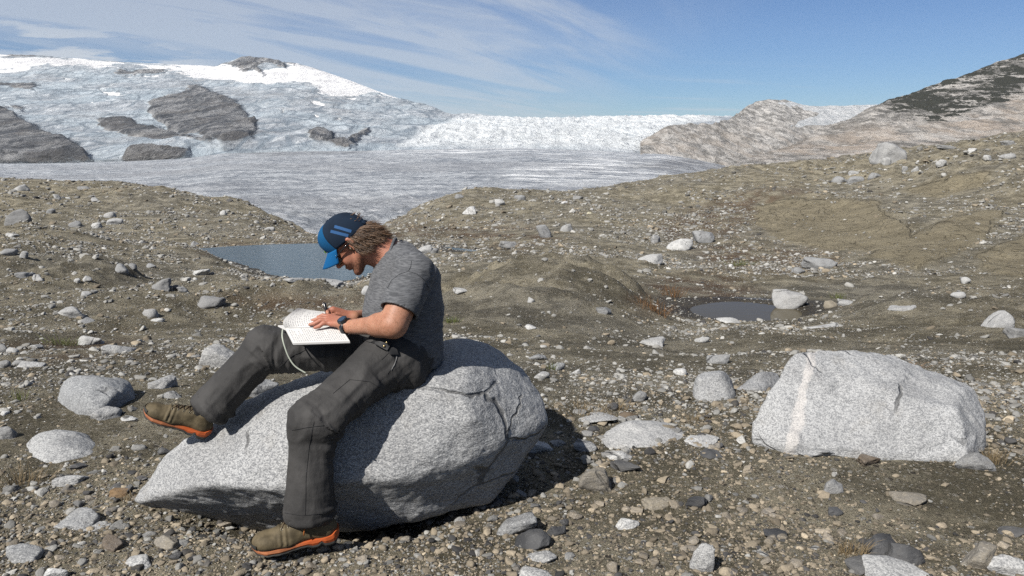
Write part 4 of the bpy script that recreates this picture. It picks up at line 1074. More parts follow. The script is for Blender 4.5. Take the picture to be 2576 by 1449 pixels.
def skin_body():
    s = SDF((-1.30, 2.40, -0.02), (-0.15, 3.36, 1.14), 0.0042)
    # torso, hidden under the shirt, and the legs inside the trousers
    sp = [(P(1022, 890, 2.93), 0.095), (P(1012, 830, 2.96), 0.105), (P(1018, 760, 2.98), 0.105), (P(1022, 705, 2.99), 0.095), (P(1008, 668, 3.0), 0.065)]
    for (a, ra), (b, rb) in zip(sp, sp[1:]): s.cap(a, b, ra, rb, 0.03, sq=((0, 1, 0), 1.55))
    for hp, kn, an in ((HIPL, KNL, ANL), (HIPR, KNR, ANR)):
        s.cap(hp, kn, 0.075, 0.055, 0.03); s.cap(kn, kn + (an - kn) * 0.8, 0.052, 0.040, 0.02)
    # neck and head
    s.cap(hd(-0.035, 0, -0.045), NB, 0.054, 0.060, 0.02)
    s.cap(hd(-0.01, 0, -0.075), NB + np.array([-0.03, 0, -0.01]), 0.042, 0.055, 0.02)
    for sh in (SHL, SHR): s.cap(NB + np.array([0.02, 0, -0.03]), sh, 0.05, 0.052, 0.03)
    E = lambda c, r, k=0.012, op='add': s.ell(hd(*c), HS * np.array(r), HM, k, op)
    Cc = lambda a, b, ra, rb, k=0.010, op='add': s.cap(hd(*a), hd(*b), HS * ra, HS * rb, k, op)
    E((0.0, 0, 0.042), (0.100, 0.078, 0.088), 0.02)
    E((0.046, 0, -0.022), (0.054, 0.058, 0.084), 0.02)
    for q in (-1, 1):
        Cc((-0.008, q * 0.050, -0.048), (0.068, q * 0.020, -0.098), 0.021, 0.017, 0.016)
        E((0.062, q * 0.036, -0.030), (0.027, 0.022, 0.026), 0.014)
        Cc((0.086, q * 0.012, 0.022), (0.076, q * 0.044, 0.018), 0.012, 0.010)
        E((0.105, q * 0.030, -0.002), (0.016, 0.017, 0.012), 0.008, 'sub')
        E((0.084, q * 0.031, -0.001), (0.0125, 0.0125, 0.0125), 0.002)
        E((0.107, q * 0.012, -0.027), (0.012, 0.009, 0.009), 0.005)
        # ears: rim, lobe and hollow
        Cc((-0.020, q * 0.084, 0.022), (-0.026, q * 0.086, -0.002), 0.0085, 0.008, 0.005)
        Cc((-0.006, q * 0.081, 0.026), (-0.020, q * 0.085, 0.022), 0.0065, 0.008, 0.005)
        Cc((-0.026, q * 0.084, -0.004), (-0.006, q * 0.077, -0.028), 0.0075, 0.0075, 0.006)
        E((-0.012, q * 0.078, 0.0), (0.014, 0.007, 0.024), 0.006)
        E((-0.010, q * 0.086, 0.002), (0.007, 0.006, 0.014), 0.004, 'sub')
    Cc((0.094, 0, 0.014), (0.122, 0, -0.021), 0.0085, 0.0125, 0.008)
    Cc((0.098, -0.016, -0.053), (0.098, 0.016, -0.053), 0.0075, 0.0075, 0.006); E((0.104, 0, -0.052), (0.008, 0.014, 0.006), 0.004)
    Cc((0.095, -0.014, -0.066), (0.095, 0.014, -0.066), 0.0085, 0.0085, 0.005)
    Cc((0.108, -0.022, -0.0595), (0.108, 0.022, -0.0595), 0.0028, 0.0028, 0.002, 'sub')
    E((0.080, 0, -0.100), (0.022, 0.026, 0.020), 0.012)
    # arms
    for sh, el, wr in ((SHL, ELL_, WRL), (SHR, ELR, WRR)):
        s.cap(sh, el, 0.056, 0.046, 0.02)
        m1 = sh + (el - sh) * 0.55
        s.cap(m1 - 0.06 * (el - sh), m1 + 0.2 * (el - sh), 0.054, 0.050, 0.02)
        s.cap(el, wr, 0.042, 0.0255, 0.02)
        m2 = el + (wr - el) * 0.28
        s.cap(el, m2, 0.044, 0.043, 0.025)
    up = np.array([0, -0.163, 0.987]); 
    # left hand, flat on the page, fingers a little spread
    kn = [P(832, 815, 2.905), P(829, 818, 2.884), P(829, 822, 2.862), P(833, 827, 2.842)]
    kn = [np.array([q[0], q[1], PAGE_Z(q[1]) + 0.019]) for q in kn]
    wr = np.array([WRL[0], WRL[1], PAGE_Z(WRL[1]) + 0.024])
    for i, q in enumerate(kn):
        root = wr + np.array([0, (q[1] - 2.873) * 0.55, 0])
        s.cap(root, q, 0.017, 0.0135, 0.010, sq=(up, 0.9))
    L = [0.070, 0.079, 0.074, 0.060]; dirs = [(-0.99, 0.16), (-1.0, 0.05), (-0.995, -0.08), (-0.97, -0.25)]
    for q, ln, (dx, dy) in zip(kn, L, dirs):
        d = np.array([dx, dy, 0.0])
        p1 = q + d * ln * 0.44 + np.array([0, 0, 0.004]); p2 = q + d * ln * 0.74; p3 = q + d * ln
        p2[2] = PAGE_Z(p2[1]) + 0.012; p3[2] = PAGE_Z(p3[1]) + 0.0085
        s.cap(q, p1, 0.0098, 0.0092, 0.004); s.cap(p1, p2, 0.0092, 0.0084, 0.003); s.cap(p2, p3, 0.0084, 0.0068, 0.003)
    t0 = wr + np.array([-0.018, 0.028, 0.002]); t1 = t0 + np.array([-0.028, 0.026, 0.000]); t2 = t1 + np.array([-0.030, 0.010, -0.004])
    s.cap(wr, t0, 0.016, 0.0145, 0.01); s.cap(t0, t1, 0.0125, 0.0105, 0.005); s.cap(t1, t2, 0.0103, 0.008, 0.003)
    # right hand: fingers closed on the pen, outer edge on the far page
    tip = PEN_A + (PEN_B - PEN_A) * 0.24
    w2 = WRR + np.array([-0.004, 0, -0.004])
    kr = [P(838, 779, 2.965), P(846, 782, 2.985), P(852, 787, 3.005), P(857, 793, 3.022)]
    for q in kr: s.cap(w2, q, 0.019, 0.0135, 0.012)
    pin = [tip + np.array([0.004, -0.010, 0.012]), tip + np.array([0.010, 0.010, 0.002]), None, None]
    mids = [P(822, 781, 2.955), P(826, 786, 2.975)]
    for q, m_, e in zip(kr[:2], mids, pin[:2]):
        s.cap(q, m_, 0.0100, 0.0092, 0.004); s.cap(m_, e, 0.0092, 0.0072, 0.003)
    for q, dz in ((kr[2], 0), (kr[3], 1)):
        m_ = q + np.array([-0.030, -0.002, -0.012]); e = m_ + np.array([0.006, -0.012, -0.020])
        s.cap(q, m_, 0.0098, 0.0092, 0.004); s.cap(m_, e, 0.0092, 0.0082, 0.003); s.cap(e, e + np.array([0.018, 0, 0.0]), 0.0082, 0.0072, 0.003)
    th0 = w2 + np.array([-0.030, -0.022, 0.006]); th1 = th0 + (tip - th0) * 0.55 + np.array([0, -0.014, 0.006])
    s.cap(w2, th0, 0.018, 0.0145, 0.012); s.cap(th0, th1, 0.0128, 0.0108, 0.005); s.cap(th1, tip + np.array([0.008, -0.012, 0.0]), 0.0105, 0.0082, 0.003)
    return s.mesh(1)
PEN_A, PEN_B = P(827, 803, 2.932), P(815, 762, 2.952)
bv, bf = skin_body()
skin = Mat('skin', 0.55, 0.35); sp_ = skin.pos()
sc_ = skin.mix(skin.ramp(skin.noise(sp_, 22, 4, 0.6), 0.3, 0.7), (0.335, 0.150, 0.090), (0.440, 0.220, 0.140))
sc_ = skin.mix(skin.attr('red'), sc_, (0.36, 0.115, 0.075))
hairs = skin.noise(skin.map(sp_, (1, 1, 0.5), (0, R(35), 0)), 260, 2, 0.6)
sc_ = skin.mix(skin.math('MULTIPLY', skin.attr('beard'), skin.ramp(hairs, 0.38, 0.6, 0.25, 0.85)), sc_, (0.085, 0.038, 0.018))
sc_ = skin.mix(skin.math('MULTIPLY', skin.attr('fuzz'), skin.ramp(hairs, 0.52, 0.66, 0, 0.5)), sc_, (0.16, 0.080, 0.035))
skin.col(sc_); skin.b.inputs['Subsurface Weight'].default_value = 0.06; skin.b.inputs['Subsurface Radius'].default_value = (0.01, 0.004, 0.002)
skin.nrm(skin.bump(skin.noise(sp_, 160, 3, 0.6), 0.18, 0.003))
ME0 = np.array([P(1020, 930, 2.95)[0], 2.93, 0.0]); ME0[2] = 0.0
me = mesh_from('person', bv - ME0, bf)
hq = (bv - HC) @ HM / HS
inhead = (np.linalg.norm(bv - HC, axis=1) < 0.17)
beard = inhead * sstep(hq[:, 2], -0.045, -0.075) * sstep(hq[:, 0], -0.03, 0.02) + inhead * sstep(np.hypot((hq[:, 0] - 0.1) / 0.02, (hq[:, 2] + 0.045) / 0.012), 1.3, 0.7) * 0.8
attr(me, 'beard', np.clip(beard, 0, 1))
hand = np.maximum(sstep(np.linalg.norm(bv - P(825, 822, 2.87), axis=1), 0.10, 0.05), sstep(np.linalg.norm(bv - P(845, 790, 2.99), axis=1), 0.08, 0.05))
attr(me, 'red', np.clip(hand * 0.55 + inhead * 0.35, 0, 1))
attr(me, 'fuzz', np.clip(sstep(bv[:, 2], 0.88, 0.80) * (bv[:, 1] < 2.8) * (1 - hand), 0, 1))
person = link('person', me, skin.m); person.location = ME0
tag(person, 'man in a blue cap and grey shirt sitting on a boulder, writing', 'person')
def part(name, v, f, m, parent=None, smooth=True):
    """a part given in world coordinates, attached to the person (or to one of his parts)"""
    par = parent or person
    me_ = mesh_from(name, np.asarray(v, float) - ME0, f, smooth)
    o = bpy.data.objects.new(name, me_); COL.objects.link(o); o.parent = par
    me_.materials.append(m)
    return o
def tube(pts, rad, n=8, flat=None):
    """swept tube; rad a number or list; flat=(axis, factor) squashes it"""
    pts = [np.asarray(p, float) for p in pts]; m = len(pts)
    rad = [rad] * m if np.isscalar(rad) else rad
    vs_, fs = [], []
    prev = None
    for i, p in enumerate(pts):
        t = pts[min(i + 1, m - 1)] - pts[max(i - 1, 0)]; t = t / (np.linalg.norm(t) + 1e-12)
        if prev is None:
            a = np.array([0, 0, 1.0]) if abs(t[2]) < 0.9 else np.array([1.0, 0, 0])
        else: a = prev
        a = a - t * (a @ t); a /= np.linalg.norm(a) + 1e-12; b = np.cross(t, a); prev = a
        for k in range(n):
            th = 2 * math.pi * k / n
            o = rad[i] * (math.cos(th) * a + math.sin(th) * b)
            if flat is not None: o = o - flat[0] * (o @ flat[0]) * (1 - flat[1])
            vs_.append(p + o)
    for i in range(m - 1):
        for k in range(n):
            k2 = (k + 1) % n
            fs.append((i * n + k, i * n + k2, (i + 1) * n + k2, (i + 1) * n + k))
    vs_.append(pts[0]); vs_.append(pts[-1]); c0, c1 = len(vs_) - 2, len(vs_) - 1
    for k in range(0, n, 1):
        k2 = (k + 1) % n
        fs.append((c0, k2, k, c0)); fs.append((c1, (m - 1) * n + k, (m - 1) * n + k2, c1))
    quads = [q for q in fs if len(set(q)) == 4]; tris = [q for q in fs if len(set(q)) == 3]
    return np.array(vs_), quads, [tuple(dict.fromkeys(q)) for q in tris]
def poly_part(name, pieces, m, parent=None, smooth=True):
    """several tubes joined into one part"""
    vs_, fs = [], []
    for v, q, t in pieces:
        o = len(vs_); vs_ += [tuple(x - ME0) for x in v]
        fs += [tuple(i + o for i in g_) for g_ in list(q) + list(t)]
    me_ = bpy.data.meshes.new(name); me_.from_pydata(vs_, [], fs); me_.update()
    for p_ in me_.polygons: p_.use_smooth = smooth
    ob = bpy.data.objects.new(name, me_); COL.objects.link(ob); ob.parent = parent or person
    me_.materials.append(m)
    return ob

def cloth(name, lo, hi, fine, bumps, rough=0.9, streak=False, sheen=0.0):
    m = Mat(name, rough, 0.2); p = m.pos()
    if streak:
        n_ = m.noise(m.map(p, (0.10, 0.10, 1.0), (0, R(6), 0)), 330, 4, 0.75)
        n2_ = m.noise(m.map(p, (0.25, 0.25, 1.0), (0, R(-4), 0)), 90, 3, 0.6)
        n_ = m.math('ADD', m.math('MULTIPLY', n_, 0.85), m.math('MULTIPLY', n2_, 0.15))
        m.col(m.mix(m.ramp(n_, 0.40, 0.62), lo, hi))
    else:
        m.col(m.mix(m.ramp(m.noise(p, 9, 5, 0.6), 0.3, 0.7), lo, hi))
    w_ = m.noise(p, fine, 3, 0.6)
    m.nrm(m.bump(w_, 0.3, 0.002, m.bump(m.noise(m.map(p, (1, 1, 0.55), (0, R(30), 0)), 24, 4, 0.62), bumps, 0.008)))
    m.b.inputs['Sheen Weight'].default_value = sheen
    return m.m
SHIRT = cloth('grey_wool', (0.066, 0.069, 0.075), (0.150, 0.154, 0.162), 700, 0.25, streak=True, sheen=0.05)
TROU = cloth('charcoal_nylon', (0.033, 0.032, 0.0315), (0.055, 0.053, 0.0515), 900, 0.6, 0.72)
TROU2 = cloth('charcoal_seam', (0.022, 0.022, 0.023), (0.032, 0.032, 0.033), 900, 0.2, 0.8)

# ---- trousers
def trousers():
    s = SDF((-1.30, 2.36, 0.02), (-0.20, 3.22, 0.80), 0.0055)
    s.ell(P(1010, 892, 2.93), (0.135, 0.185, 0.100), None, 0.05)
    for hp, kn, an, rs_ in ((HIPL, KNL, ANL, (0.092, 0.069, 0.069, 0.075)), (HIPR, KNR, ANR, (0.083, 0.068, 0.067, 0.070))):
        s.cap(hp, kn, rs_[0], rs_[1], 0.05); s.ell(kn, (rs_[1] - 0.004,) * 3, None, 0.03)
        d = (an - kn) / np.linalg.norm(an - kn)
        s.cap(kn, an + d * 0.05, rs_[2], rs_[3], 0.03)
        end = an - d * 0.012
        s.cut(end, d, end - 0.16, end + 0.16)
        s.cap(end - d * 0.05, end + d * 0.05, rs_[3] - 0.010, rs_[3] - 0.008, 0.004, 'sub')
    # cargo pocket on the near thigh
    a = HIPL + (KNL - HIPL) * 0.42; b = HIPL + (KNL - HIPL) * 0.82
    off = np.array([0.02, -0.050, 0.0])
    s.cap(a + off, b + off, 0.047, 0.044, 0.012)
    v, f = s.mesh(2)
    n = vnormals(v, f)
    def seg(p, a, b):
        d = b - a; t = np.clip(((p - a) @ d) / (d @ d), 0, 1); q = p - a - t[:, None] * d
        return t, np.linalg.norm(q, axis=1)
    disp = np.zeros(len(v))
    for hp, kn, an, sd in ((HIPL, KNL, ANL, 0), (HIPR, KNR, ANR, 50)):
        t, r = seg(v, hp, kn); t2, r2 = seg(v, kn, an)
        bk = kn - 0.5 * (hp + an); bk /= np.linalg.norm(bk)          # the knee points this way; cloth bunches on the other side
        wfold = 0.22 + 0.78 * sstep(n @ -bk, -0.45, 0.55)
        on1 = (r < r2 - 0.0) & (r < 0.14); on2 = ~on1 & (r2 < 0.13)
        d1 = (kn - hp) / np.linalg.norm(kn - hp); d2 = (an - kn) / np.linalg.norm(an - kn)
        # drag lines: ridges running across the leg, strongest near the knee, the groin and the hem
        for on, d, tt_, amp in ((on1, d1, t, 0.0055 * (0.65 + sstep(t, 0.55, 1.0) * 0.9 + sstep(t, 0.4, 0.0) * 0.8)), (on2, d2, t2, 0.0060 * (0.35 + sstep(t2, 0.35, 0.0) * 1.0 + sstep(t2, 0.6, 1.0) * 0.9))):
            al = (v @ d); cr = v - al[:, None] * d
            p3 = np.stack([al * 26, *(cr[:, i] * 7 for i in range(3))][:3], -1) + sd
            p3[:, 1] += al * 7; 
            amp = amp * wfold * 1.7 * (1.0 if on is on1 else (1 - 0.85 * sstep(t2, 0.90, 0.97)))
            disp += np.where(on, amp * ridged(p3, 2, 0.45), 0)
            p4 = np.stack([al * 5, cr[:, 0] * 22 + cr[:, 1] * 16, cr[:, 2] * 22], -1) + sd + 7
            disp += np.where(on, 0.0055 * ridged(p4, 2, 0.45), 0)
            wq = 0.35 * fbm(v * 6 + sd, 2)
            p5 = np.stack([al * 15 + cr[:, 2] * 9 + wq * 3, cr[:, 0] * 6, cr[:, 1] * 6 + al * 4], -1) + sd + 11
            disp += np.where(on, amp * 1.5 * ridged(p5, 1), 0)
    v = v + n * disp[:, None]
    return v, f
tv, tf = trousers()
trouser = part('trousers', tv, tf, TROU)
tbvh = bvh_of(tv, tf)
def on_cloth(bvh, uv, off=0.0012):
    out = []
    for u, v in uv:
        p, n = cast(bvh, u, v)
        if p is None: continue
        if n[1] > 0: n = -n
        out.append(p + n * off)
    return out
def dense(pts, n=14):
    res = []
    for a, b in zip(pts, pts[1:]):
        for i in range(n): res.append((a[0] + (b[0] - a[0]) * i / n, a[1] + (b[1] - a[1]) * i / n))
    return res + [pts[-1]]
for nm, line in (('side_seam', [(790,1060),(778,1120),(770,1200),(768,1296)]), ('hem_stitch', [(716,1290),(760,1297),(826,1290)]), ('knee_seam', [(735,1082),(775,1075),(815,1070)]),
                 ('pocket_edge', [(838,990),(880,955),(930,960),(955,975)]), ('pocket_edge', [(960,905),(985,880),(995,915),(975,940)]), ('knee_seam', [(700,925),(735,895),(770,880)])):
    pts = on_cloth(tbvh, dense(line), 0.0008)
    if len(pts) > 3: poly_part(nm, [tube(pts, 0.0011, 5)], TROU2, trouser)

# ---- shirt: body, sleeves, collar
def shirt():
    s = SDF((-0.66, 2.62, 0.46), (-0.16, 3.34, 1.12), 0.0052)
    W = 1.40
    sp = [(P(1048, 910, 2.93), 0.080), (P(1034, 880, 2.93), 0.104), (P(1022, 830, 2.955), 0.120), (P(1024, 765, 2.975), 0.130), (P(1028, 710, 2.985), 0.113), (P(1014, 678, 2.995), 0.080)]
    for (a, ra), (b, rb) in zip(sp, sp[1:]): s.cap(a, b, ra, rb, 0.04, sq=((0, 1, 0), W))
    s.cap(P(974, 700, 2.99), P(954, 775, 2.97), 0.055, 0.058, 0.04, sq=((0, 1, 0), 1.7))
    for sh in (SHL, SHR):
        s.cap(P(1006, 660, 3.0), sh, 0.062, 0.066, 0.04)
    s.cap(P(995, 646, 3.0), P(1006, 668, 3.0), 0.064, 0.070, 0.03)
    # open neck
    s.cap(hd(-0.03, 0, -0.05), NB + (NB - hd(-0.03, 0, -0.05)) * 0.10, 0.058, 0.064, 0.004, 'sub')
    # hem: lifted at the front over the belt, loose at the back
    hemp = P(1000, 880, 2.82)
    s.cut(P(925, 852, 2.82), np.array([-0.50, -0.10, -1.0]))
    v, f = s.mesh(2); n = vnormals(v, f)
    q = np.stack([v[:, 0] * 16 - v[:, 2] * 9, v[:, 1] * 8, v[:, 2] * 13 + v[:, 0] * 11], -1)
    amp = 0.0045 + 0.006 * sstep(v[:, 2], 0.78, 0.60)
    q2 = np.stack([v[:, 0] * 9, v[:, 1] * 5, v[:, 2] * 30 + v[:, 0] * 8], -1)
    d = amp * ridged(q + 5, 2, 0.4) + 0.004 * sstep(v[:, 2], 0.80, 0.62) * ridged(q2, 2, 0.4)
    return v + n * d[:, None], f
shv, shf = shirt()
shirt_o = part('shirt', shv, shf, SHIRT)
def sleeve(sh, el, end, r0, r1, sd):
    d = (el - sh) / np.linalg.norm(el - sh)
    e = sh + (el - sh) * end
    lo = np.minimum(sh, e) - 0.13; hi = np.maximum(sh, e) + 0.13
    s = SDF(lo, hi, 0.0045)
    s.cap(sh, e + d * 0.03, r0, r1, 0.02)
    s.cut(e, d)
    s.cap(e - d * 0.05, e + d * 0.05, r1 - 0.007, r1 - 0.006, 0.003, 'sub')
    v, f = s.mesh(2); n = vnormals(v, f)
    al = v @ d
    q = np.stack([v[:, 0] * 14 + al * 6, v[:, 1] * 14, al * 14], -1) + sd
    return v + n * (0.0042 * ridged(q, 2, 0.4) * (0.15 + 0.85 * sstep((e @ d) - al, 0.012, 0.05)))[:, None], f
slv, slf = sleeve(SHL + np.array([0.0, 0.01, 0.006]), ELL_, 0.76, 0.074, 0.071, 3)
part('sleeve', slv, slf, SHIRT, shirt_o)
srv, srf = sleeve(SHR + np.array([0, -0.01, 0.006]), ELR, 0.76, 0.074, 0.071, 9)
part('sleeve', srv, srf, SHIRT, shirt_o)
sbvh = bvh_of(np.concatenate([shv, slv]), np.concatenate([shf, slf + len(shv)]))
SEAM = cloth('shirt_seam', (0.030, 0.033, 0.038), (0.055, 0.058, 0.063), 700, 0.2)
for line in ([(1035,657),(1033,672),(1027,682),(1005,690),(985,705),(975,725)], [(1027,682),(1050,690),(1068,705),(1078,725)]):
    pts = on_cloth(sbvh, dense(line, 8), 0.0006)
    if len(pts) > 3: poly_part('seam', [tube(pts, 0.0010, 5)], SEAM, shirt_o)
hem_pts = on_cloth(sbvh, dense([(956,774),(990,788),(1022,798)], 10), 0.0008)
if len(hem_pts) > 3: poly_part('seam', [tube(hem_pts, 0.0014, 5)], SEAM, shirt_o)
# collar band round the neck
ax = (hd(-0.03, 0, -0.05) - NB); ax /= np.linalg.norm(ax)
e1 = np.cross(ax, (0, 1, 0)); e1 /= np.linalg.norm(e1); e2 = np.cross(ax, e1)
cc0 = NB + ax * 0.006
ring = [cc0 + 0.0655 * math.cos(t) * e1 + 0.072 * math.sin(t) * e2 - ax * 0.006 * math.cos(t) for t in np.linspace(0, 2 * math.pi, 37)]
poly_part('collar', [tube(ring, 0.006, 8, (ax, 1.0))], SHIRT, shirt_o)

# ---- belt with a black pouch and snap rivets
BLK = Mat('black_webbing', 0.6, 0.3); BLK.col((0.012, 0.012, 0.013)); BLK = BLK.m
BRASS = Mat('brass', 0.35, 0.5); BRASS.col((0.55, 0.43, 0.22)); BRASS.b.inputs['Metallic'].default_value = 1.0; BRASS = BRASS.m
both = bvh_of(np.concatenate([tv, shv]), np.concatenate([tf, shf + len(tv)]))
def patch(name, quad, m, parent, off=0.004, thick=0.006, n=10):
    """a flat pad laid on the cloth: quad of four photo pixels"""
    (a, b, c_, d) = [np.array(q, float) for q in quad]
    vs_ = []; 
    for i in range(n + 1):
        for j in range(n + 1):
            s_, t_ = i / n, j / n
            uv = (a * (1 - s_) + b * s_) * (1 - t_) + (d * (1 - s_) + c_ * s_) * t_
            p, nn = cast(both, *uv)
            if p is None: p, nn = P(uv[0], uv[1], 2.78), np.array([0, -1.0, 0])
            vs_.append(p)
    vs_ = np.array(vs_).reshape(n + 1, n + 1, 3)
    for _ in range(6):
        w = vs_.copy(); w[1:-1, 1:-1] = (vs_[:-2, 1:-1] + vs_[2:, 1:-1] + vs_[1:-1, :-2] + vs_[1:-1, 2:]) / 4; vs_ = w
    view = np.array([0, -0.95, 0.3])
    top = vs_.reshape(-1, 3) + view * (off + thick); bot = vs_.reshape(-1, 3) + view * (off - 0.004)
    k = (n + 1) ** 2; g_ = grid_faces(n + 1, n + 1)
    rim = [i for i in range(n + 1)] + [i * (n + 1) + n for i in range(1, n + 1)] + [n * (n + 1) + j for j in range(n - 1, -1, -1)] + [i * (n + 1) for i in range(n - 1, 0, -1)]
    side = [(rim[i], rim[(i + 1) % len(rim)], rim[(i + 1) % len(rim)] + k, rim[i] + k) for i in range(len(rim))]
    return part(name, np.concatenate([top, bot]), np.concatenate([g_, g_[:, ::-1] + k, np.array(side)]), m, parent, False), top.reshape(n + 1, n + 1, 3)
belt, _ = patch('belt', [(915,846),(960,858),(957,868),(912,856)], BLK, None, 0.003, 0.003)
pouch, ptop = patch('belt_pouch', [(948,858),(988,862),(976,882),(944,866)], BLK, None, 0.010, 0.010)
patch('pouch_strap', [(968,878),(998,872),(1004,892),(982,892)], BLK, pouch, 0.006, 0.006)
for q in ((973, 861.5), (966.5, 871)):
    p = P(q[0], q[1], float(ptop[5, 5][1]) - 0.004)
    poly_part('rivet', [tube([p + np.array([0, 0.004, 0]), p + np.array([0, -0.004, 0.001])], 0.0042, 10)], BRASS, pouch)
CORD = Mat('grey_cord', 0.8, 0.2); CORD.col((0.20, 0.20, 0.20)); CORD = CORD.m
loop = on_cloth(both, [(996,888),(997,903),(992,918),(983,932),(986,928),(994,912),(999,898)], 0.003)
poly_part('key_cord', [tube(loop, 0.0012, 5)], CORD, pouch)

# ---- head gear
CAPN = cloth('navy_mesh', (0.0035, 0.010, 0.022), (0.007, 0.018, 0.038), 900, 0.15)
CAPB = cloth('blue_foam', (0.002, 0.062, 0.165), (0.003, 0.078, 0.200), 900, 0.08)
CAPV = cloth('blue_brim', (0.002, 0.085, 0.235), (0.003, 0.100, 0.270), 900, 0.05)
CAPS = cloth('stripe_blue', (0.022, 0.075, 0.190), (0.040, 0.110, 0.250), 900, 0.1)
def dome(th0, th1, grow, nt=30, npz=16, top=90):
    vs_ = []
    for i in range(nt + 1):
        th = R(th0 + (th1 - th0) * i / nt)
        for j in range(npz + 1):
            ph = R(-16 + (top + 16) * j / npz)
            fr = max(0, math.cos(th)) ** 2 * max(0, math.sin(2 * max(ph, 0)))
            f = 0.108 * math.cos(th) * max(0, math.cos(ph)) ** 0.85 * (1 + 0.10 * fr) - 0.002
            l = 0.089 * math.sin(th) * max(0, math.cos(ph)) ** 0.85
            c_ = 0.046 + 0.098 * math.sin(ph) * (1 + 0.06 * fr) + 0.018 * math.cos(th) * (1 - j / npz)
            r = np.array([f, l, c_ - 0.04]); r = r * (1 + grow / 0.1)
            vs_.append(hd(r[0], r[1], r[2] + 0.04))
    return np.array(vs_), grid_faces(nt + 1, npz + 1)
cv, cf = dome(62, 298, 0.0, 60)
cap_o = part('cap', cv, cf, CAPN)
fv, ff = dome(-64, 64, 0.0015, 34)
part('front_panel', fv, ff, CAPB, cap_o)
cbvh = bvh_of(cv, cf)
sol = cap_o.modifiers.new('t', 'SOLIDIFY'); sol.thickness = 0.002
def strip(a, b, w, m, nm):
    a, b = np.array(a, float), np.array(b, float); d = (b - a) / np.linalg.norm(b - a); pn = np.array([-d[1], d[0]])
    vs_ = []
    for i in range(13):
        for j in range(4):
            uv = a + (b - a) * i / 12 + pn * w * (j / 3 - 0.5)
            p, n_ = cast(cbvh, *uv)
            if p is None: continue
            vs_.append(p + np.array([0, -0.0025, 0.001]))
    if len(vs_) == 52: part(nm, vs_, grid_faces(13, 4), m, cap_o)
strip((841.5, 570), (884, 582.5), 7.5, CAPS, 'stripe'); strip((832, 582), (876.5, 593.5), 7.5, CAPS, 'stripe')
# brim: curved down at both sides
vs_ = []
for i in range(25):
    a = R(-62 + 124 * i / 24)
    for j in range(9):
        t = j / 8
        f0, l0 = 0.106 * math.cos(a), 0.088 * math.sin(a)
        reach = 0.076 * math.cos(a * 0.98) ** 0.8
        f1 = f0 + reach * t; l1 = l0 * (1 - 0.10 * t)
        vs_.append(hd(f1, l1, 0.036 + 0.018 * math.cos(a) - 0.030 * t - 6.5 * l1 * l1 * (0.35 + 0.65 * t)))
br = part('brim', vs_, grid_faces(25, 9), CAPV, cap_o)
so = br.modifiers.new('t', 'SOLIDIFY'); so.thickness = 0.003
GRN = Mat('green_thread', 0.8, 0.2); GRN.col((0.10, 0.20, 0.02)); GRN = GRN.m
lg = [hd(0.1125, y_, z_) for y_, z_ in ((-0.016, 0.058), (-0.006, 0.066), (0.0, 0.060), (0.006, 0.069), (0.016, 0.058))]
poly_part('emblem', [tube(lg, 0.0018, 5)], GRN, cap_o)
poly_part('button', [tube([hd(0, 0, 0.142), hd(0, 0, 0.149)], 0.006, 10)], CAPN, cap_o)
poly_part('strap', [tube([hd(-0.108, -0.035, 0.018), hd(-0.113, 0, 0.020), hd(-0.108, 0.035, 0.018)], 0.009, 8, (hf, 0.35))], CAPN, cap_o)
# sunglasses
SG = Mat('dark_lens', 0.08, 0.6); SG.col((0.010, 0.009, 0.009)); SG = SG.m
fr_ = [tube([hd(-0.020, 0.083, 0.006), hd(0.04, 0.080, 0.010), hd(0.082, 0.068, 0.006)], 0.0032, 6), tube([hd(-0.020, -0.083, 0.006), hd(0.04, -0.080, 0.010), hd(0.082, -0.068, 0.006)], 0.0032, 6),
       tube([hd(0.108, -0.012, 0.006), hd(0.112, 0, 0.008), hd(0.108, 0.012, 0.006)], 0.003, 6)]
glasses = poly_part('sunglasses', fr_[2:], SG)
for q in fr_[:2]: poly_part('temple', [q], SG, glasses)
for q in (-1, 1):
    vs_ = []
    for i in range(13):
        for j in range(9):
            x, y_ = i / 12 * 2 - 1, j / 8 * 2 - 1
            k_ = math.sqrt(max(0, 1 - 0.35 * x * x)); 
            l_ = 0.041 + 0.030 * x
            vs_.append(hd(0.1135 - 2.6 * l_ * l_ * 3.2, q * l_, -0.002 + 0.021 * y_ * k_))
    ln = part('lens', vs_, grid_faces(13, 9), SG, glasses); s_ = ln.modifiers.new('t', 'SOLIDIFY'); s_.thickness = 0.002
